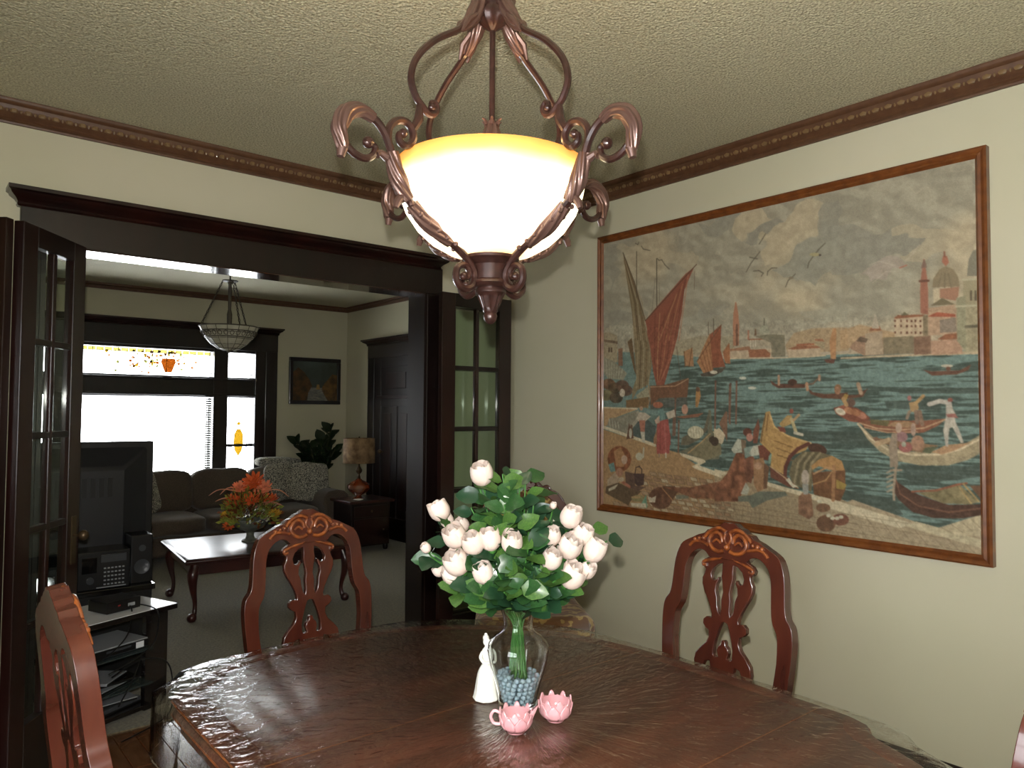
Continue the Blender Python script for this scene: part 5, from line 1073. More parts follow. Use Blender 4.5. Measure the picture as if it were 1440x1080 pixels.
rose((-1.8300, -2.5140, 1.1340), 1.36, 'rightmost white rose, nearest the wall', 0.1, 5, seed=39)
rose((-1.9370, -2.4820, 1.1210), 1.19, 'white rose right of the centre leaves, above the vase neck', 0.3, 5, seed=40)
rose((-1.8890, -2.5020, 1.0830), 1.48, 'lower right white rose, the larger of the bottom pair', 0.8, 5, seed=41)
rose((-1.8530, -2.5130, 1.0900), 0.99, 'lower right white rose at the end of the bottom pair', 0.5, 5, seed=42)
def sprig(pos, n_, seed):
    r = random.Random(seed); pos = Vector(pos); t = thing('leaf_sprig', 'leafy green rose sprig among the white blooms', 'greenery', pos, 0, 'leaf sprigs in the rose bouquet')
    ra = r.uniform(0, 6.28); rb = r.uniform(0, .02); foot = Vector((VX+rb*math.cos(ra), VY+rb*math.sin(ra), VZ+.09)); nk = neck+Vector((.5*rb*math.cos(ra), .5*rb*math.sin(ra), -.015)); mid = pos*.45+nk*.55+Vector((0, 0, .015))
    sp = [Vector(p)-pos for p in spline([tuple(pos), tuple(mid), tuple(nk), tuple(foot)], 6)]; MB().tube([tuple(p) for p in sp], .0018, 6).build('stem', M_stem, t)
    for k in range(n_):
        p = sp[int(len(sp)*.5*(k/n_)**1.0)]; az = k*2.4+r.uniform(-.5, .5); dirv = (Vector((math.cos(az), math.sin(az), r.uniform(-.3, .6)))+Vector((pos.x-VX, pos.y-VY, .02)).normalized()*.5).normalized()
        zax = Vector((0, 0, 1))*.6-fw*r.uniform(.2, 1.4)+Vector((r.uniform(-.5, .5), r.uniform(-.5, .5), 0)); zax = (zax-dirv*zax.dot(dirv)).normalized()
        mk('leaf', LM[r.choice([0, 0, 1, 2, 2, 2]) if seed % 3 else r.choice([0, 1, 1])], t, p+dirv*.004, Matrix((dirv.cross(zax), dirv, zax)).transposed().to_quaternion(), r.uniform(.046, .066))
sprig((-1.9940, -2.3750, 1.3050), 9, 70)
sprig((-1.9680, -2.3720, 1.2570), 9, 71)
sprig((-2.0000, -2.3330, 1.2520), 9, 72)
sprig((-1.9280, -2.3920, 1.2320), 9, 73)
sprig((-2.0210, -2.2900, 1.2210), 9, 74)
sprig((-2.0110, -2.3810, 1.2160), 9, 75)
sprig((-1.9000, -2.4140, 1.2030), 9, 76)
sprig((-1.9740, -2.4450, 1.1790), 9, 77)
sprig((-2.0390, -2.3280, 1.1150), 9, 78)
sprig((-2.0200, -2.4150, 1.1190), 9, 79)
sprig((-1.9910, -2.4640, 1.1500), 9, 80)
sprig((-1.9620, -2.4630, 1.0990), 9, 81)
sprig((-2.0470, -2.4270, 1.0910), 9, 82)
sprig((-2.0710, -2.3700, 1.0640), 9, 83)
sprig((-2.0160, -2.4630, 1.0670), 9, 84)
sprig((-1.9450, -2.4640, 1.0570), 9, 85)
sprig((-1.9050, -2.4720, 1.0390), 9, 86)
sprig((-2.0800, -2.3260, 1.0440), 9, 87)
sprig((-2.0550, -2.4060, 1.0490), 9, 88)
sprig((-2.1000, -2.2420, 1.1160), 5, 89)
sprig((-1.8050, -2.4800, 1.1670), 5, 90)
sprig((-1.7770, -2.5020, 1.1460), 5, 91)
sprig((-1.8530, -2.4480, 1.0970), 9, 92)
sprig((-1.9410, -2.3950, 1.2890), 9, 93)
sprig((-2.0680, -2.2460, 1.1420), 9, 94)
sprig((-1.8190, -2.4540, 1.1080), 9, 95)
sprig((-1.9750, -2.3140, 1.1630), 9, 96)
sprig((-1.9200, -2.3500, 1.1910), 9, 97)
sprig((-1.8580, -2.4110, 1.1270), 9, 98)
sprig((-2.0020, -2.3800, 1.2810), 9, 99)
sprig((-1.9640, -2.4000, 1.2770), 9, 100)
sprig((-2.0060, -2.3970, 1.2380), 9, 101)
sprig((-1.9900, -2.4200, 1.1840), 9, 102)
sprig((-2.0220, -2.3260, 1.2670), 9, 103)
sprig((-1.9360, -2.4220, 1.2560), 9, 104)
sprig((-2.0810, -2.3500, 1.0620), 9, 105)
sprig((-2.0410, -2.4410, 1.0530), 9, 106)
sprig((-1.9840, -2.4670, 1.0700), 9, 107)
sprig((-1.9300, -2.4880, 1.0730), 9, 108)
sprig((-1.9070, -2.4420, 1.1720), 9, 109)
sprig((-2.0880, -2.2630, 1.0970), 9, 110)
sprig((-2.0400, -2.3050, 1.1470), 9, 111)
sprig((-1.9420, -2.4350, 1.1540), 9, 112)
sprig((-2.0460, -2.3930, 1.1120), 9, 113)
sprig((-1.8840, -2.4790, 1.0580), 9, 114)
# porcelain bell figurine behind the vase
bf = thing('porcelain_bell', 'white porcelain lady bell figurine standing just behind the vase', 'figurine', (-1.972, -2.292, TZ+.004))
MB().lathe([(.0, .0), (.030, .0), (.0315, .003), (.029, .010), (.027, .022), (.0245, .04), (.021, .058), (.016, .072), (.010, .082), (.0085, .088), (.0, .088)], 28, flute=10, amp=.035, fr=(1, 6)).build('bell_skirt', M_white, bf)
MB().lathe([(0, .086), (.008, .086), (.012, .095), (.0135, .105), (.010, .115), (.0045, .121), (.004, .126), (.0, .126)], 20).build('bodice', M_white, bf)
MB().ball((0, 0, .134), .0095, 14, 10, sc=(.9, .9, 1.1)).ball((.002, .005, .141), .008, 10, 6).ball((0, .003, .150), .004, 8, 6).build('head', M_white, bf)
for s in (-1, 1): MB().tube(spline([(s*.012, 0, .112), (s*.02, -.003, .10), (s*.014, -.012, .088), (s*.004, -.016, .088)], 4), [.0038]*12+[.003], 8).build('arm', M_white, bf)
# pink lotus-petal creamer and sugar bowl
M_pink = mat('pink_glazed_ceramic', srgb(206, 152, 156), rough=.13, coat=.8, noise=(12, 2, srgb(194, 138, 144)))
def lotus(name, label, loc, R, Hh, rz, handle):
    t = thing(name, label, 'cup' if handle else 'bowl', loc, rz)
    MB().lathe([(0, .0), (.018, .0), (.020, .004), (.027, .010), (R*.88, Hh*.42), (R*.93, Hh*.62), (R*.9, Hh*.8), (R*.86, Hh*.8), (R*.86, Hh*.6), (R*.78, Hh*.4), (.022, .014), (0, .011)], 32).build('cup_body', M_pink, t)
    for lay, (n_, h1, r_, off) in enumerate(((8, 1.0, .97, 0), (8, .80, 1.03, .5))):
        for k in range(n_):
            a0 = 2*PI*(k+off)/n_; v = []
            for j in range(6):
                t_ = j/5
                for i in range(5):
                    s = (i-2)/2; w_ = (PI/n_)*1.12*math.sin(PI*min(.93, .28+t_*.62))**.7
                    z = Hh*(.12+(h1-.12)*t_*(1-.22*s*s*t_)); rr = R*r_*np.interp(t_, [0, .35, .7, 1], [.72, .95, 1.0, 1.0+.02*lay])
                    v.append((rr*math.cos(a0+s*w_), rr*math.sin(a0+s*w_), z))
            f = [(j*5+i, j*5+i+1, (j+1)*5+i+1, (j+1)*5+i) for j in range(5) for i in range(4)]
            o = MB().add(v, f).build('petal', M_pink, t, 60); sm = o.modifiers.new('thick', 'SOLIDIFY'); sm.thickness = .0025
    if handle:
        MB().tube(spline([(-R*.92, 0, Hh*.75), (-R*1.3, 0, Hh*.82), (-R*1.5, 0, Hh*.58), (-R*1.3, 0, Hh*.32), (-R*.85, 0, Hh*.3)], 5), .0035, 8).build('handle', M_pink, t)
        v = [(R*.7, -.014, Hh*.72), (R*.7, .014, Hh*.72), (R*1.0, -.010, Hh*.6), (R*1.0, .010, Hh*.6), (R*1.32, -.003, Hh*1.08), (R*1.32, .003, Hh*1.08), (R*.85, 0, Hh*.35)]
        o = MB().add(v, [(2, 3, 5, 4), (0, 2, 4), (1, 5, 3), (2, 6, 3)]).build('spout', M_pink, t, 60); sm = o.modifiers.new('thick', 'SOLIDIFY'); sm.thickness = .0025
lotus('creamer', 'pink petal-shaped creamer with loop handle and spout before the vase', (-2.040, -2.482, TZ+.006), .036, .052, -math.pi/4*.98, True)
lotus('sugar_bowl', 'pink petal-shaped sugar bowl without handle, right of the creamer', (-1.933, -2.492, TZ+.006), .037, .054, .3, False)

# ================================================================== living room
M_sofa = mat('taupe_sofa_fabric', srgb(88, 76, 64), rough=.9, sheen=.2, noise=(120, 3, srgb(72, 62, 52)), bump=(500, .4, .001))
def cushion(name, cx, cy, cz, w_, d_, h_, m, parent, rot=(0, 0, 0), puff=.28, n=14, crease=0):
    """pillow-shaped box: w along x, d along y, h along z"""
    bm = bmesh.new(); bmesh.ops.create_cube(bm, size=2.0); bmesh.ops.subdivide_edges(bm, edges=bm.edges[:], cuts=7, use_grid_fill=True)
    for v in bm.verts:
        x, y, z = v.co; p = 5.0
        L_ = (abs(x)**p+abs(y)**p+abs(z)**p)**(1/p); q = v.co/max(L_, 1e-6)*max(abs(x), abs(y), abs(z))
        fz = 1-puff*(1-(1-q.x*q.x)*(1-q.y*q.y)) if abs(h_) <= min(w_, d_) else 1
        fy = 1-puff*(1-(1-q.x*q.x)*(1-q.z*q.z)) if d_ < min(w_, h_) else 1
        wr = .012*math.sin(q.x*7+q.z*5+cx*9)
        v.co = Vector((q.x*w_/2, q.y*d_/2*fy+wr*d_, q.z*h_/2*fz+wr*h_))
    me = bpy.data.meshes.new(name); bm.to_mesh(me); bm.free()
    o = link(name, me, m, parent, smooth=60, loc=(cx, cy, cz)); o.rotation_euler = rot; return o
# ---- sofa under the window, facing the doorway
so = thing('sofa', 'taupe fabric sofa under the living room window', 'sofa', (-.42, 3.97, 0))
SX0, SX1 = -1.15, 1.10
box('base', SX0+.05, SX1-.05, -.42, .35, .09, .27, M_sofa, so, bevel=.03, smooth=40)
box('back_rest', SX0+.08, SX1-.08, .20, .42, .2, .74, M_sofa, so, bevel=.06, smooth=40)
for s, x in ((-1, SX0+.12), (1, SX1-.12)):
    a = MB(); pts = [(x, -.45, 0)]; prof = [(-.13, .06), (-.13, .42), (-.15, .47), (-.14, .55), (-.09, .595), (0, .61), (.09, .595), (.14, .55), (.15, .47), (.13, .42), (.13, .06)]
    v, f = plate([prof], -.47, .38); a.add([(p[0]+x, p[1], p[2]) for p in v], f).build('armrest', M_sofa, so, 45, bevel=.02)
cw = (SX1-SX0-.52)/3
for i in range(3):
    cx = SX0+.26+cw*(i+.5)
    cushion('seat_cushion', cx, -.12, .36, cw, .68, .19, M_sofa, so, puff=.12)
    cushion('back_cushion', cx, .16, .63, cw+.015, .24, .42, M_sofa, so, rot=(-.18, 0, 0), puff=.22)
for x in (SX0+.12, SX1-.12):
    for y in (-.4, .3): MB().lathe([(0, 0), (.02, 0), (.035, .05), (.038, .09), (0, .09)], 12, M=Matrix.Translation((x, y, 0))).build('foot', M_dark, so)
# patterned throw cushions
pm_ = mat('grey_paisley_fabric', srgb(150, 146, 134), rough=.9); nt = pm_.node_tree; tc = nt.nodes.new('ShaderNodeTexCoord'); wv = nt.nodes.new('ShaderNodeTexWave'); wv.wave_type = 'RINGS'; wv.inputs['Scale'].default_value = 16; wv.inputs['Distortion'].default_value = 14; wv.inputs['Detail Scale'].default_value = 3
r = nt.nodes.new('ShaderNodeValToRGB'); r.color_ramp.elements[0].position = .35; r.color_ramp.elements[1].position = .6; r.color_ramp.elements[0].color = srgb(70, 70, 66); r.color_ramp.elements[1].color = srgb(172, 168, 154)
nt.links.new(tc.outputs['Object'], wv.inputs['Vector']); nt.links.new(wv.outputs['Fac'], r.inputs[0]); nt.links.new(r.outputs[0], nt.nodes['Principled BSDF'].inputs['Base Color'])
def throw(x, y, z, rx, ry, rz, s, label):
    o = cushion('throw_cushion', x, y, z, s, .15, s, pm_, None, (rx, ry, rz), puff=.75); return tag(o, label, 'cushion', 'paisley throw cushions on the sofa')
throw(.40, 3.84, .68, -.28, .06, -.2, .42, 'grey paisley cushion leaning at the right end of the sofa')
throw(.14, 3.92, .69, -.25, -.1, .1, .40, 'grey paisley cushion half behind the one at the right sofa end')
throw(-1.30, 3.87, .66, -.28, -.1, .35, .44, 'grey paisley cushion at the left end of the sofa')
cr = cushion('bolster_cushion', .20, 4.2, .875, .50, .18, .12, pm_, None, (0, .05, .0), puff=.3); tag(cr, 'small flat cushion lying along the top of the sofa back', 'cushion')

# ---- coffee table with cabriole legs
ct = thing('coffee_table', 'dark polished coffee table with curved claw-foot legs in front of the sofa', 'table', (-.89, 1.94, 0), -.10)
M_ct = mat('dark_cherry_polish', srgb(62, 26, 22), rough=.3, coat=.5, noise=(5, 4, srgb(40, 16, 15), (1, 6, 1)), coatr=.25)
W2, D2 = .60, .47
v = []; rings = [(0, .40), (0, .412), (-.008, .42), (.0, .43), (.012, .436), (.03, .438)]
n = 4
def rr_(d): return [(-W2+d, -D2+d), (W2-d, -D2+d), (W2-d, D2-d), (-W2+d, D2-d)]
for d, z in rings:
    for x, y in rr_(d): v.append((x, y, z))
MB().add(v, [(i*4+k, i*4+(k+1) % 4, (i+1)*4+(k+1) % 4, (i+1)*4+k) for i in range(len(rings)-1) for k in range(4)]+[(3, 2, 1, 0), tuple(len(v)-4+k for k in range(4))]).build('tabletop', M_ct, ct, 30, bevel=.003)
for x0, x1, y0, y1 in ((-W2+.05, W2-.05, -D2+.05, -D2+.07), (-W2+.05, W2-.05, D2-.07, D2-.05), (-W2+.05, -W2+.07, -D2+.05, D2-.05), (W2-.07, W2-.05, -D2+.05, D2-.05)): box('apron', x0, x1, y0, y1, .32, .40, M_ct, ct, bevel=.003)
for sx in (-1, 1):
    for sy in (-1, 1):
        c = Vector((sx*(W2-.075), sy*(D2-.075))); d = Vector((sx, sy)).normalized()
        q = spline([(c.x+d.x*k, c.y+d.y*k, z) for k, z in ((0, .40), (.012, .36), (.03, .31), (.02, .22), (-.002, .13), (.0, .07), (.02, .03))], 4); rr = spline([(.03,), (.033,), (.036,), (.024,), (.015,), (.016,), (.022,)], 4)
        MB().tube(q, [r_[0] for r_ in rr], 10).ball((c.x+d.x*.028, c.y+d.y*.028, .032), .033, 10, 7).build('leg', M_ct, ct)
# ---- autumn flower arrangement in a footed urn
ub = Vector((-.93, 1.99, .438))
ur = thing('footed_urn', 'grey-green footed urn of orange flowers on the coffee table', 'urn', ub)
MB().lathe([(0, 0), (.062, 0), (.064, .008), (.055, .016), (.036, .024), (.028, .045), (.03, .07), (.05, .085), (.09, .10), (.115, .125), (.122, .15), (.13, .16), (.13, .168), (.118, .17), (.10, .15), (0, .12)], 28, flute=14, amp=.02, fr=(7, 10)).build('urn_body', mat('grey_green_patina', srgb(84, 88, 78), rough=.6, noise=(30, 3, srgb(110, 112, 100))), ur)
FM = {'o': mat('orange_petals', srgb(236, 122, 62), rough=.6, noise=(40, 2, srgb(216, 92, 44))), 'c': mat('coral_petals', srgb(238, 150, 110), rough=.6), 'y': mat('yellow_petals', srgb(206, 160, 52), rough=.6), 'g': mat('yellow_green_leaves', srgb(166, 168, 70), rough=.5, noise=(30, 2, srgb(110, 122, 52))), 'b': mat('russet_leaves', srgb(120, 64, 34), rough=.6), 'p': mat('pink_feather_grass', srgb(206, 140, 112), rough=.7)}
rf = random.Random(5)
def mum(pos, s, key, label):
    t = MB(); pos = Vector(pos)
    for ring, (k, el, l) in enumerate(((11, .15, 1), (9, .5, .92), (7, .85, .8), (4, 1.2, .6))):
        for i in range(k):
            a = 2*PI*i/k+ring*.3+rf.random()*.2; ce, se = math.cos(el), math.sin(el); d = Vector((math.cos(a)*ce, math.sin(a)*ce, se)); sd = Vector((-math.sin(a), math.cos(a), 0))
            p0 = d*.1*s; p1 = d*.7*l*s; p2 = d*l*s+Vector((0, 0, .12*s)); w_ = .17*s
            t.add([p0-sd*w_*.5, p0+sd*w_*.5, p1+sd*w_, p1-sd*w_, p2+sd*w_*.4, p2-sd*w_*.4], [(0, 1, 2, 3), (3, 2, 4, 5)])
    t.ball((0, 0, 0), s*.25, 8, 5)
    o = t.build('bloom', FM[key], None, 0, loc=pos); o.rotation_euler = (rf.uniform(.2, .9), 0, rf.uniform(-1.2, .2)); o.name = 'mum_flower'
    tag(o, label, 'flower', 'blooms in the coffee table arrangement'); return o
R_ = Vector((math.cos(yaw), -math.sin(yaw), 0)); F_ = Vector((math.sin(yaw), math.cos(yaw), 0))
for dx, dz, df, s, key, lab in ((.02, .47, .0, .075, 'o', 'large orange bloom at the top of the coffee table bouquet'), (-.07, .42, -.03, .062, 'c', 'coral bloom upper left in the coffee table bouquet'), (.10, .42, .0, .065, 'c', 'coral bloom upper right in the coffee table bouquet'), (-.09, .32, -.06, .072, 'o', 'deep orange bloom at the left of the coffee table bouquet'), (.03, .34, -.08, .06, 'o', 'orange bloom in the middle of the coffee table bouquet'), (.15, .33, .0, .06, 'o', 'dusky orange bloom at the right of the coffee table bouquet'), (-.17, .21, -.03, .045, 'y', 'yellow bloom low on the left of the coffee table bouquet'), (-.15, .14, -.04, .04, 'o', 'small orange bloom lowest on the left of the coffee table bouquet'), (.18, .22, .03, .045, 'y', 'yellow bloom low on the right of the coffee table bouquet')):
    mum(ub+R_*dx+F_*df+Vector((0, 0, dz-.02)), s*1.22, key, lab)
fo_ = MB(); fb = MB()
for i in range(950):
    a = rf.uniform(0, 2*PI); el = rf.uniform(-.35, 1.35); rad = rf.uniform(.09, .21); c = Vector((rad*math.cos(a)*math.cos(el)*1.0, rad*math.sin(a)*math.cos(el), .20+rad*math.sin(el)*.95)); 
    if c.z < .16 and math.hypot(c.x, c.y) < .1: continue
    d = (c-Vector((0, 0, .15))).normalized(); d = (d+Vector((rf.uniform(-.6, .6), rf.uniform(-.6, .6), rf.uniform(-.6, .6)))).normalized(); sd = d.orthogonal().normalized(); l = rf.uniform(.03, .058)
    (fo_ if rf.random() < .68 else fb).add([c, c+d*l*.5+sd*l*.3, c+d*l, c+d*l*.5-sd*l*.3], [(0, 1, 2), (0, 2, 3)])
stuff(fo_.build('foliage', FM['g'], ur, 0)); stuff(fb.build('russet_foliage', FM['b'], ur, 0))
for i in range(8):
    side = -1 if i < 4 else 1; g = MB(); p0 = Vector((0, 0, .24)); d = R_*side*(.13+.035*(i % 4))+F_*rf.uniform(-.08, .08); h_ = rf.uniform(.02, .16)
    pts = spline([tuple(p0), tuple(p0+d*.5+Vector((0, 0, h_))), tuple(p0+d*1.0+Vector((0, 0, h_*1.15))), tuple(p0+d*1.35+Vector((0, 0, h_*.8)))], 4)
    g.tube(pts, [.004]+[.0045]*(len(pts)-3)+[.003, .001], 5).build('feather_grass', FM['p'], ur)

# ---- television seen from behind, on a low dark cabinet
tvx0, tvx1, tvy = -2.72, -1.895, .95
cb = thing('television_cabinet', 'low black cabinet under the television', 'cabinet', (-2.3, 1.12, 0))
box('body', -.40, .375, -.17, .20, .0, .46, M_black, cb, bevel=.004); box('top', -.42, .39, -.19, .22, .46, .485, M_blackg, cb, bevel=.003); box('plinth', -.38, .36, -.16, .19, 0, .03, M_black, cb)
tv = thing('television', 'flat black television seen from behind, standing on the low cabinet', 'television', (-2.31, 1.0, .70))
box('frame', -.415, .415, -.03, .03, .04, .585, M_black, tv, bevel=.006)
v = [(-.38, -.03, .08), (.38, -.03, .08), (.38, -.03, .56), (-.38, -.03, .56), (-.24, -.13, .14), (.24, -.13, .14), (.24, -.13, .48), (-.24, -.13, .48)]
MB().add(v, [(0, 1, 5, 4), (1, 2, 6, 5), (2, 3, 7, 6), (3, 0, 4, 7), (4, 5, 6, 7)]).build('rear_housing', mat('dark_tv_housing', srgb(34, 35, 38), rough=.35), tv, 20, bevel=.012)
for i in range(9): box('vent_slot', -.18+i*.042, -.155+i*.042, -.134, -.129, .36, .44, M_black, tv)
MB().box(-.06, .06, -.06, .02, 0, .06).build('neck', M_black, tv); MB().lathe([(0, 0), (.19, 0), (.19, .008), (.05, .014), (0, .014)], 30).build('stand_foot', M_blackg, tv)
tv.location.z = .485; tv.scale = (1, 1, 1.33)
# stereo with silver buttons, black speaker: in front of the cabinet's back
st = thing('stereo_unit', 'black stereo with rows of silver buttons below the television', 'stereo', (-2.20, .80, .50))
tb_ = thing('side_cabinet', 'black stand carrying the stereo and the dark speaker', 'cabinet', (-2.16, .80, 0))
box('body', -.32, .20, -.12, .12, 0, .47, M_black, tb_, bevel=.004); box('top', -.33, .215, -.13, .13, .47, .5, M_blackg, tb_, bevel=.003)
box('case', -.12, .13, -.11, .10, 0, .20, M_black, st, bevel=.006); box('cassette_window', -.10, -.03, -.115, -.11, .09, .17, M_blackg, st); box('display', -.01, .11, -.114, -.11, .14, .18, M_dgrey, st)
btn = None
for r_ in range(5):
    for c in range(6):
        if btn is None: btn = box('button', 0, .010, -.117, -.11, 0, .007, M_silver, st); q = btn
        else: q = btn.copy(); C.objects.link(q)
        q.location = (.008+c*.0175, -.1135, .022+r_*.021)
MB().tube([(-.06, -.10, .05), (-.06, -.118, .05)], .018, 16).build('volume_knob', M_dgrey, st)
box('silver_trim', -.03, .11, -.115, -.11, .008, .013, M_silver, st)
sp_ = thing('loudspeaker', 'tall narrow black speaker right of the stereo under the television', 'speaker', (-2.005, .80, .50))
box('case', -.055, .055, -.08, .08, 0, .26, M_black, sp_, bevel=.006); MB().lathe([(0, 0), (.035, 0), (.04, .004), (.03, .002), (.012, -.004), (0, .002)], 20, M=Matrix.Translation((0, -.081, .09)) @ Matrix.Rotation(PI/2, 4, 'X')).build('woofer', M_dgrey, sp_); MB().lathe([(0, 0), (.016, 0), (.018, .003), (0, .004)], 16, M=Matrix.Translation((0, -.081, .19)) @ Matrix.Rotation(PI/2, 4, 'X')).build('tweeter', M_dgrey, sp_)

# ---- black media stand by the doorway
ms = thing('media_stand', 'black media stand with window glare painted on its top and open shelves left of the doorway', 'stand', (-2.27, .22, 0), .38)
M_bs = mat('black_lacquer', srgb(20, 16, 16), rough=.10, coat=1.0, coatr=.03)
box('top', -.30, .25, -.17, .17, .475, .499, M_bs, ms, bevel=.003); box('top_glare', -.298, .248, -.168, .168, .499, .5005, mat('painted_top_glare', srgb(250, 251, 255), rough=.15, coat=1), ms)  # near-white sheet paints the window's glare onto the black top
box('side_panel', .13, .25, -.10, -.07, 0, .475, M_bs, ms, bevel=.003); 
M_shelf = mat('smoked_glass_shelf', srgb(70, 84, 84), rough=.04, coat=1, trans=.5)
for z in (.31, .15): box('glass_shelf', -.28, .13, -.16, .15, z, z+.008, M_shelf, ms, bevel=.001)
box('bottom_shelf', -.28, .13, -.15, .15, .035, .055, M_bs, ms, bevel=.002)
MB().tube([(-.1, .10, .0), (-.1, .10, .475)], .02, 14).build('centre_post', M_black, ms)
def on_stand(x, y, z): return ms.matrix_basis @ Vector((x, y, z))
ms.rotation_euler = (0, 0, .38); Ms = Matrix.Translation(ms.location) @ Matrix.Rotation(.38, 4, 'Z')
def sbox(name, label, cat, x, y, z, parts, rz=0.0):
    t = thing(name, label, cat, Ms @ Vector((x, y, z)), .38+rz)
    for pn, a, m in parts: box(pn, *a, m, t, bevel=.002)
    return t
sbox('cable_box', 'small black cable box on top of the media stand', 'box', .02, -.02, .501, [('case', (-.085, .085, -.07, .07, .004, .055), M_black), ('front_label', (.02, .055, -.0715, -.07, .02, .035), M_silver), ('red_light', (-.03, -.018, -.0715, -.07, .03, .036), mat('red_plastic', srgb(150, 40, 36)))])
sbox('remote_control', 'slim black remote lying left on the media stand', 'remote', -.19, .0, .501, [('case', (-.075, .075, -.02, .02, 0, .016), M_black), ('button_pad', (-.05, .05, -.012, .012, .016, .0185), M_dgrey)], .35)
sbox('game_controller', 'thin black gadget at the back of the media stand top', 'device', .12, .11, .501, [('case', (-.06, .06, -.02, .02, 0, .014), M_black), ('light_strip', (-.05, .05, -.0215, -.02, .005, .009), M_silver)])
sbox('dvd_player', 'silver disc player on the upper glass shelf of the media stand', 'player', -.04, .0, .319, [('case', (-.18, .16, -.13, .10, .004, .045), M_silver), ('front_panel', (-.18, .16, -.134, -.13, .006, .040), M_black), ('disc_tray', (-.05, .07, -.136, -.134, .022, .032), M_dgrey), ('barcode_label', (.095, .135, -.137, -.134, .008, .036), mat('white_label', srgb(214, 216, 220), rough=.4))])
for i, (x, y, z, rz, m, lab, wv_) in enumerate(((-.02, -.02, .159, .3, M_silver, 'glossy pale magazine on the lower glass shelf', .13), (.01, -.01, .172, -.1, M_blackg, 'black glossy case on the magazine of the lower shelf', .10), (-.03, .0, .186, .5, M_silver, 'tilted silver case topmost of the lower shelf pile', .09), (-.02, -.03, .056, .15, M_dgrey, 'dark grey box on the bottom shelf of the media stand', .13), (.0, -.02, .083, -.2, M_silver, 'thin silver case on the box of the bottom shelf', .10))):
    sbox('flat_case', lab, 'case', x, y, z, [('cover', (-wv_, wv_, -.08, .08, .0, .012 if i != 3 else .026), m), ('spine', (-wv_+.002, wv_-.002, -.082, -.08, .001, .009), M_black)], rz)
def cable(pts, label, r=.0035):
    o = MB().tube([tuple(Ms @ Vector(p)) for p in spline(pts, 8)], r, 6).build('cable', M_black); tag(o, label, 'cable', 'loose cables of the media stand')
cable([(.05, -.075, .53), (.04, -.12, .50), (-.02, -.18, .42), (-.10, -.19, .36), (-.16, -.17, .33)], 'black cable running from the cable box down to the disc player')
cable([(.10, -.02, .515), (.12, -.185, .50), (.125, -.19, .40), (.10, -.19, .34), (.02, -.20, .31), (-.12, -.2, .27)], 'thin black cable hanging past the upper glass shelf')
cable([(-.1, -.19, .25), (.02, -.22, .30), (.14, -.24, .26), (.17, -.25, .14), (.14, -.27, .03), (.02, -.30, .012), (-.14, -.33, .012)], 'looping black cable that swings down to the carpet')
cable([(-.05, -.17, .10), (.02, -.18, .22), (.06, -.17, .30)], 'short black cable rising behind the lower shelf pile')

# ---- side table, lamp
stb = thing('side_table', 'dark wooden side table beside the sofa arm', 'table', (.74, 3.30, 0))
box('top', -.26, .26, -.24, .24, .50, .53, M_ct, stb, bevel=.006); box('carcass', -.22, .22, -.20, .20, .06, .50, M_dark, stb, bevel=.004)
box('drawer', -.19, .19, -.212, -.20, .36, .47, M_dark2, stb, bevel=.003); box('door', -.19, .19, -.212, -.20, .08, .34, M_dark2, stb, bevel=.003)
for z, x in ((.415, 0), (.22, .14)): MB().ball((x, -.222, z), .011, 8, 6).build('knob', M_brass, stb)
for sx in (-1, 1):
    for sy in (-1, 1): MB().lathe([(0, 0), (.02, 0), (.028, .03), (.024, .06), (0, .06)], 10, M=Matrix.Translation((sx*.19, sy*.17, 0))).build('foot', M_dark, stb)
lp_ = thing('table_lamp', 'table lamp with mottled drum shade and amber glass base on the side table', 'lamp', (.66, 3.22, .531))
M_amber = mat('amber_glass', srgb(112, 46, 18), rough=.06, coat=1, spec=.8)
MB().lathe([(0, 0), (.06, 0), (.065, .01), (.05, .02), (.03, .03), (.03, .04), (.06, .06), (.10, .09), (.12, .12), (.115, .15), (.075, .18), (.035, .20), (.022, .215), (0, .22)], 28, flute=8, amp=.03, fr=(6, 11)).build('amber_base', M_amber, lp_)
MB().lathe([(0, .21), (.018, .21), (.022, .225), (.014, .24), (.012, .26), (.03, .28), (.035, .30), (.022, .325), (.012, .34), (.008, .40), (.006, .62), (0, .62)], 18).build('turned_neck', M_brass, lp_)
ms_ = mat('mottled_tan_shade', srgb(150, 122, 88), rough=.85, noise=(16, 5, srgb(104, 78, 54)), trans=0.0)
sh = MB().lathe([(.165, .375), (.160, .63)], 36); sh.f = [q for q in sh.f if len(q) == 4]
o = sh.build('lamp_shade', ms_, lp_); sm = o.modifiers.new('thick', 'SOLIDIFY'); sm.thickness = .003
MB().tube([(.0, 0, .61), (.158, 0, .615)], .002, 5).tube([(.0, 0, .61), (-.08, .137, .615)], .002, 5).tube([(.0, 0, .61), (-.08, -.137, .615)], .002, 5).ball((0, 0, .64), .010, 8, 6).build('shade_ring', M_brass, lp_)
# small white dish on the side table
tag(MB().lathe([(0, 0), (.03, 0), (.055, .012), (.053, .014), (.03, .004), (0, .004)], 22).build('coaster_dish', M_white, None, loc=(.60, 3.11, .531)), 'tiny pale dish at the foot of the amber lamp', 'dish')

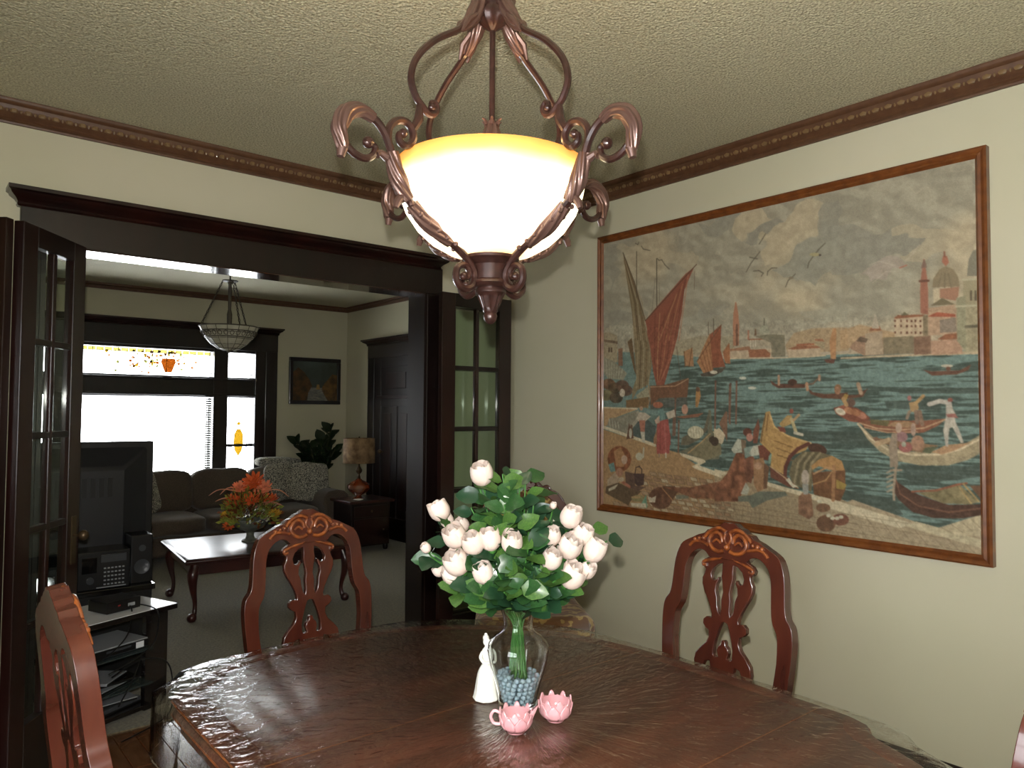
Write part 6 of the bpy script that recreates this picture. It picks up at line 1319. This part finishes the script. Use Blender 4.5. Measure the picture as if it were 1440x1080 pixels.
# ---- potted plant on its stand behind the sofa arm
ps = thing('plant_stand', 'small dark stand behind the sofa arm', 'stand', (.93, 4.53, 0))
box('top', -.13, .13, -.13, .13, .52, .54, M_dark, ps, bevel=.004)
for sx in (-1, 1):
    for sy in (-1, 1): box('leg', sx*.11-.012, sx*.11+.012, sy*.11-.012, sy*.11+.012, 0, .52, M_dark, ps)
pp = thing('potted_plant', 'dark leafy plant in a white pot between the sofa and the lamp', 'plant', (.80, 4.47, .541))
ps.location.x = .80
MB().lathe([(0, 0), (.085, 0), (.09, .01), (.115, .13), (.12, .14), (.12, .15), (.11, .15), (.105, .125), (0, .12)], 28).build('pot', M_white, pp)
MB().lathe([(0, .125), (.108, .125), (0, .13)], 20).build('soil', mat('potting_soil', srgb(40, 30, 22), rough=1), pp)
M_pl = mat('dark_plant_leaf', srgb(30, 46, 26), rough=.35, coat=.2)
lm2 = leaf_mesh(M_pl); rp = random.Random(9)
for i, (dx, df, h_, k) in enumerate(((.15, .0, .56, 16), (-.26, .0, .40, 13), (.05, .0, .44, 14), (-.08, -.06, .36, 14), (.20, .0, .32, 12), (-.16, .0, .28, 11))):
    tip = R_*dx+F_*df+Vector((0, 0, .13+h_)); pts = spline([(0, 0, .12), tuple(tip*.45+Vector((0, 0, .05))), tuple(tip)], 6)
    MB().tube(pts, .006, 6).build('stem', mat('plant_stem', srgb(60, 62, 36)), pp)
    for j in range(k):
        t_ = .3+.7*(j+.5)/k; p = Vector(pts[int(t_*(len(pts)-1))]); a = j*2.4+i; d = (Vector((math.cos(a), math.sin(a)*.45, .0))+Vector((0, 0, .5))+tip.normalized()*.3).normalized()
        zx = (Vector((0, 0, 1))-fw*.7); zx = (zx-d*zx.dot(d)).normalized(); q = Matrix((d.cross(zx), d, zx)).transposed().to_quaternion()
        mk('leaf', lm2, pp, p, q, rp.uniform(.12, .18))

# ---- small dark framed painting
pc = thing('framed_painting', 'small dark-framed painting on the wall right of the window', 'picture', (.855, LY1, 1.80))
W3, H3 = .33, .28
for x0, x1, z0, z1 in ((-W3, W3, H3-.045, H3), (-W3, W3, -H3, -H3+.045), (-W3, -W3+.045, -H3+.045, H3-.045), (W3-.045, W3, -H3+.045, H3-.045)): box('frame_bar', x0, x1, -.035, -.001, z0, z1, M_dark, pc, bevel=.006)
pn = mat('dim_landscape_sky', srgb(74, 84, 78), rough=.6, noise=(3, 3, srgb(58, 62, 54), (1, 1, 1)))
box('canvas', -W3+.04, W3-.04, -.02, -.005, -H3+.04, H3-.04, pn, pc)
def flat(poly, m, nm, y): v, f = plate([poly], y, y-.0015); MB().add(v, f).build(nm, m, pc, 0)
flat([(-.285, .10), (-.22, .16), (-.14, .1), (-.08, .02), (-.04, -.06), (-.09, -.14), (-.10, -.235), (-.285, -.235)], mat('painted_autumn_trees', srgb(96, 66, 34), rough=.6, noise=(14, 3, srgb(58, 46, 26))), 'painted_trees', -.0205)
flat([(.285, .08), (.22, .09), (.16, .02), (.10, -.05), (.08, -.1), (.12, -.17), (.16, -.235), (.285, -.235)], mat('painted_gold_trees', srgb(118, 86, 44), rough=.6, noise=(14, 3, srgb(70, 52, 30))), 'painted_trees', -.0205)
flat([(-.06, -.08), (.09, -.08), (.12, -.16), (.17, -.235), (-.11, -.235), (-.09, -.15)], mat('painted_lake', srgb(136, 132, 120), rough=.6, noise=(20, 2, srgb(96, 96, 92), (1, 1, 6))), 'painted_lake', -.0205)
flat([(.01, -.10), (.06, -.10), (.05, -.04), (.02, -.04)], mat('painted_house', srgb(150, 118, 66)), 'painted_house', -.0225)

# ---- leaded glass pendant of the living room
pd = thing('living_room_pendant', 'leaded glass bowl pendant on chains in the living room', 'pendant lamp', (-1.05, 2.2, 0))
M_tg = mat('cream_leaded_glass', srgb(198, 194, 172), rough=.3, coat=.4, noise=(12, 3, srgb(176, 172, 150)))
pb = [(.222, 2.10), (.20, 2.05), (.17, 2.005), (.13, 1.96), (.085, 1.93), (.04, 1.915)]
bw = MB(); v = []
k = 16
for i, (r_, z) in enumerate(pb):
    for a in range(k): v.append((r_*math.cos(2*PI*a/k), r_*math.sin(2*PI*a/k), z))
for a in range(k):                                     # each glass segment is a part of its own
    for i in range(len(pb)-1):
        q = [v[i*k+a], v[i*k+(a+1) % k], v[(i+1)*k+(a+1) % k], v[(i+1)*k+a]]; c = Vector((sum(p[0] for p in q)/4, sum(p[1] for p in q)/4, sum(p[2] for p in q)/4))
        o = MB().add([tuple(c+(Vector(p)-c)*.94) for p in q], [(0, 1, 2, 3)]).build('glass_piece', M_tg, pd, 0); sm = o.modifiers.new('t', 'SOLIDIFY'); sm.thickness = .003
ld = MB()
for i, (r_, z) in enumerate(pb): ld.tube([(r_*math.cos(t), r_*math.sin(t), z) for t in np.linspace(0, 2*PI, 33)], .003 if i else .005, 5)
for a in range(k): ld.tube([(r_*math.cos(2*PI*a/k), r_*math.sin(2*PI*a/k), z) for r_, z in pb], .0025, 5)
for z_, r_ in ((2.062, .207), (2.015, .179)): ld.tube([(r_*math.cos(t), r_*math.sin(t), z_) for t in np.linspace(0, 2*PI, 33)], .0045, 5)
for a in range(28):
    c = 2*PI*a/28; r0 = .196
    ld.tube([((r0+.004+.012*math.sin(t))*math.cos(c+.075*math.cos(t)), (r0+.004+.012*math.sin(t))*math.sin(c+.075*math.cos(t)), 2.04+.017*math.sin(t)) for t in np.linspace(0, 2*PI, 8)], .0028, 4)
ld.ball((0, 0, 1.908), .014, 8, 6); ld.build('lead_lines', M_lead, pd)
MB().lathe([(0, 2.73), (.065, 2.73), (.06, 2.71), (.03, 2.695), (.01, 2.68), (0, 2.68)], 24).build('ceiling_canopy', M_lead, pd)
MB().tube([(0, 0, 2.68), (0, 0, 2.47)], .006, 6).lathe([(0, 2.475), (.06, 2.47), (.06, 2.462), (.02, 2.455), (.014, 2.44), (.012, 2.24), (.02, 2.2), (.018, 2.12), (.01, 2.08), (0, 2.08)], 16).build('stem', M_lead, pd)
for a in range(3):
    c = 2*PI*a/3+.55; chn = MB(); p0 = Vector((.055*math.cos(c), .055*math.sin(c), 2.465)); p1 = Vector((.215*math.cos(c), .215*math.sin(c), 2.105)); n = 17
    for i in range(n):
        m0 = p0.lerp(p1, (i+.5)/n); d = (p1-p0).normalized(); s_ = d.orthogonal().normalized(); 
        if i % 2: s_ = d.cross(s_)
        chn.tube([tuple(m0+d*.014*math.sin(t)+s_*.006*math.cos(t)) for t in np.linspace(0, 2*PI, 9)], .0034, 4)
    chn.build('chain', M_lead, pd)
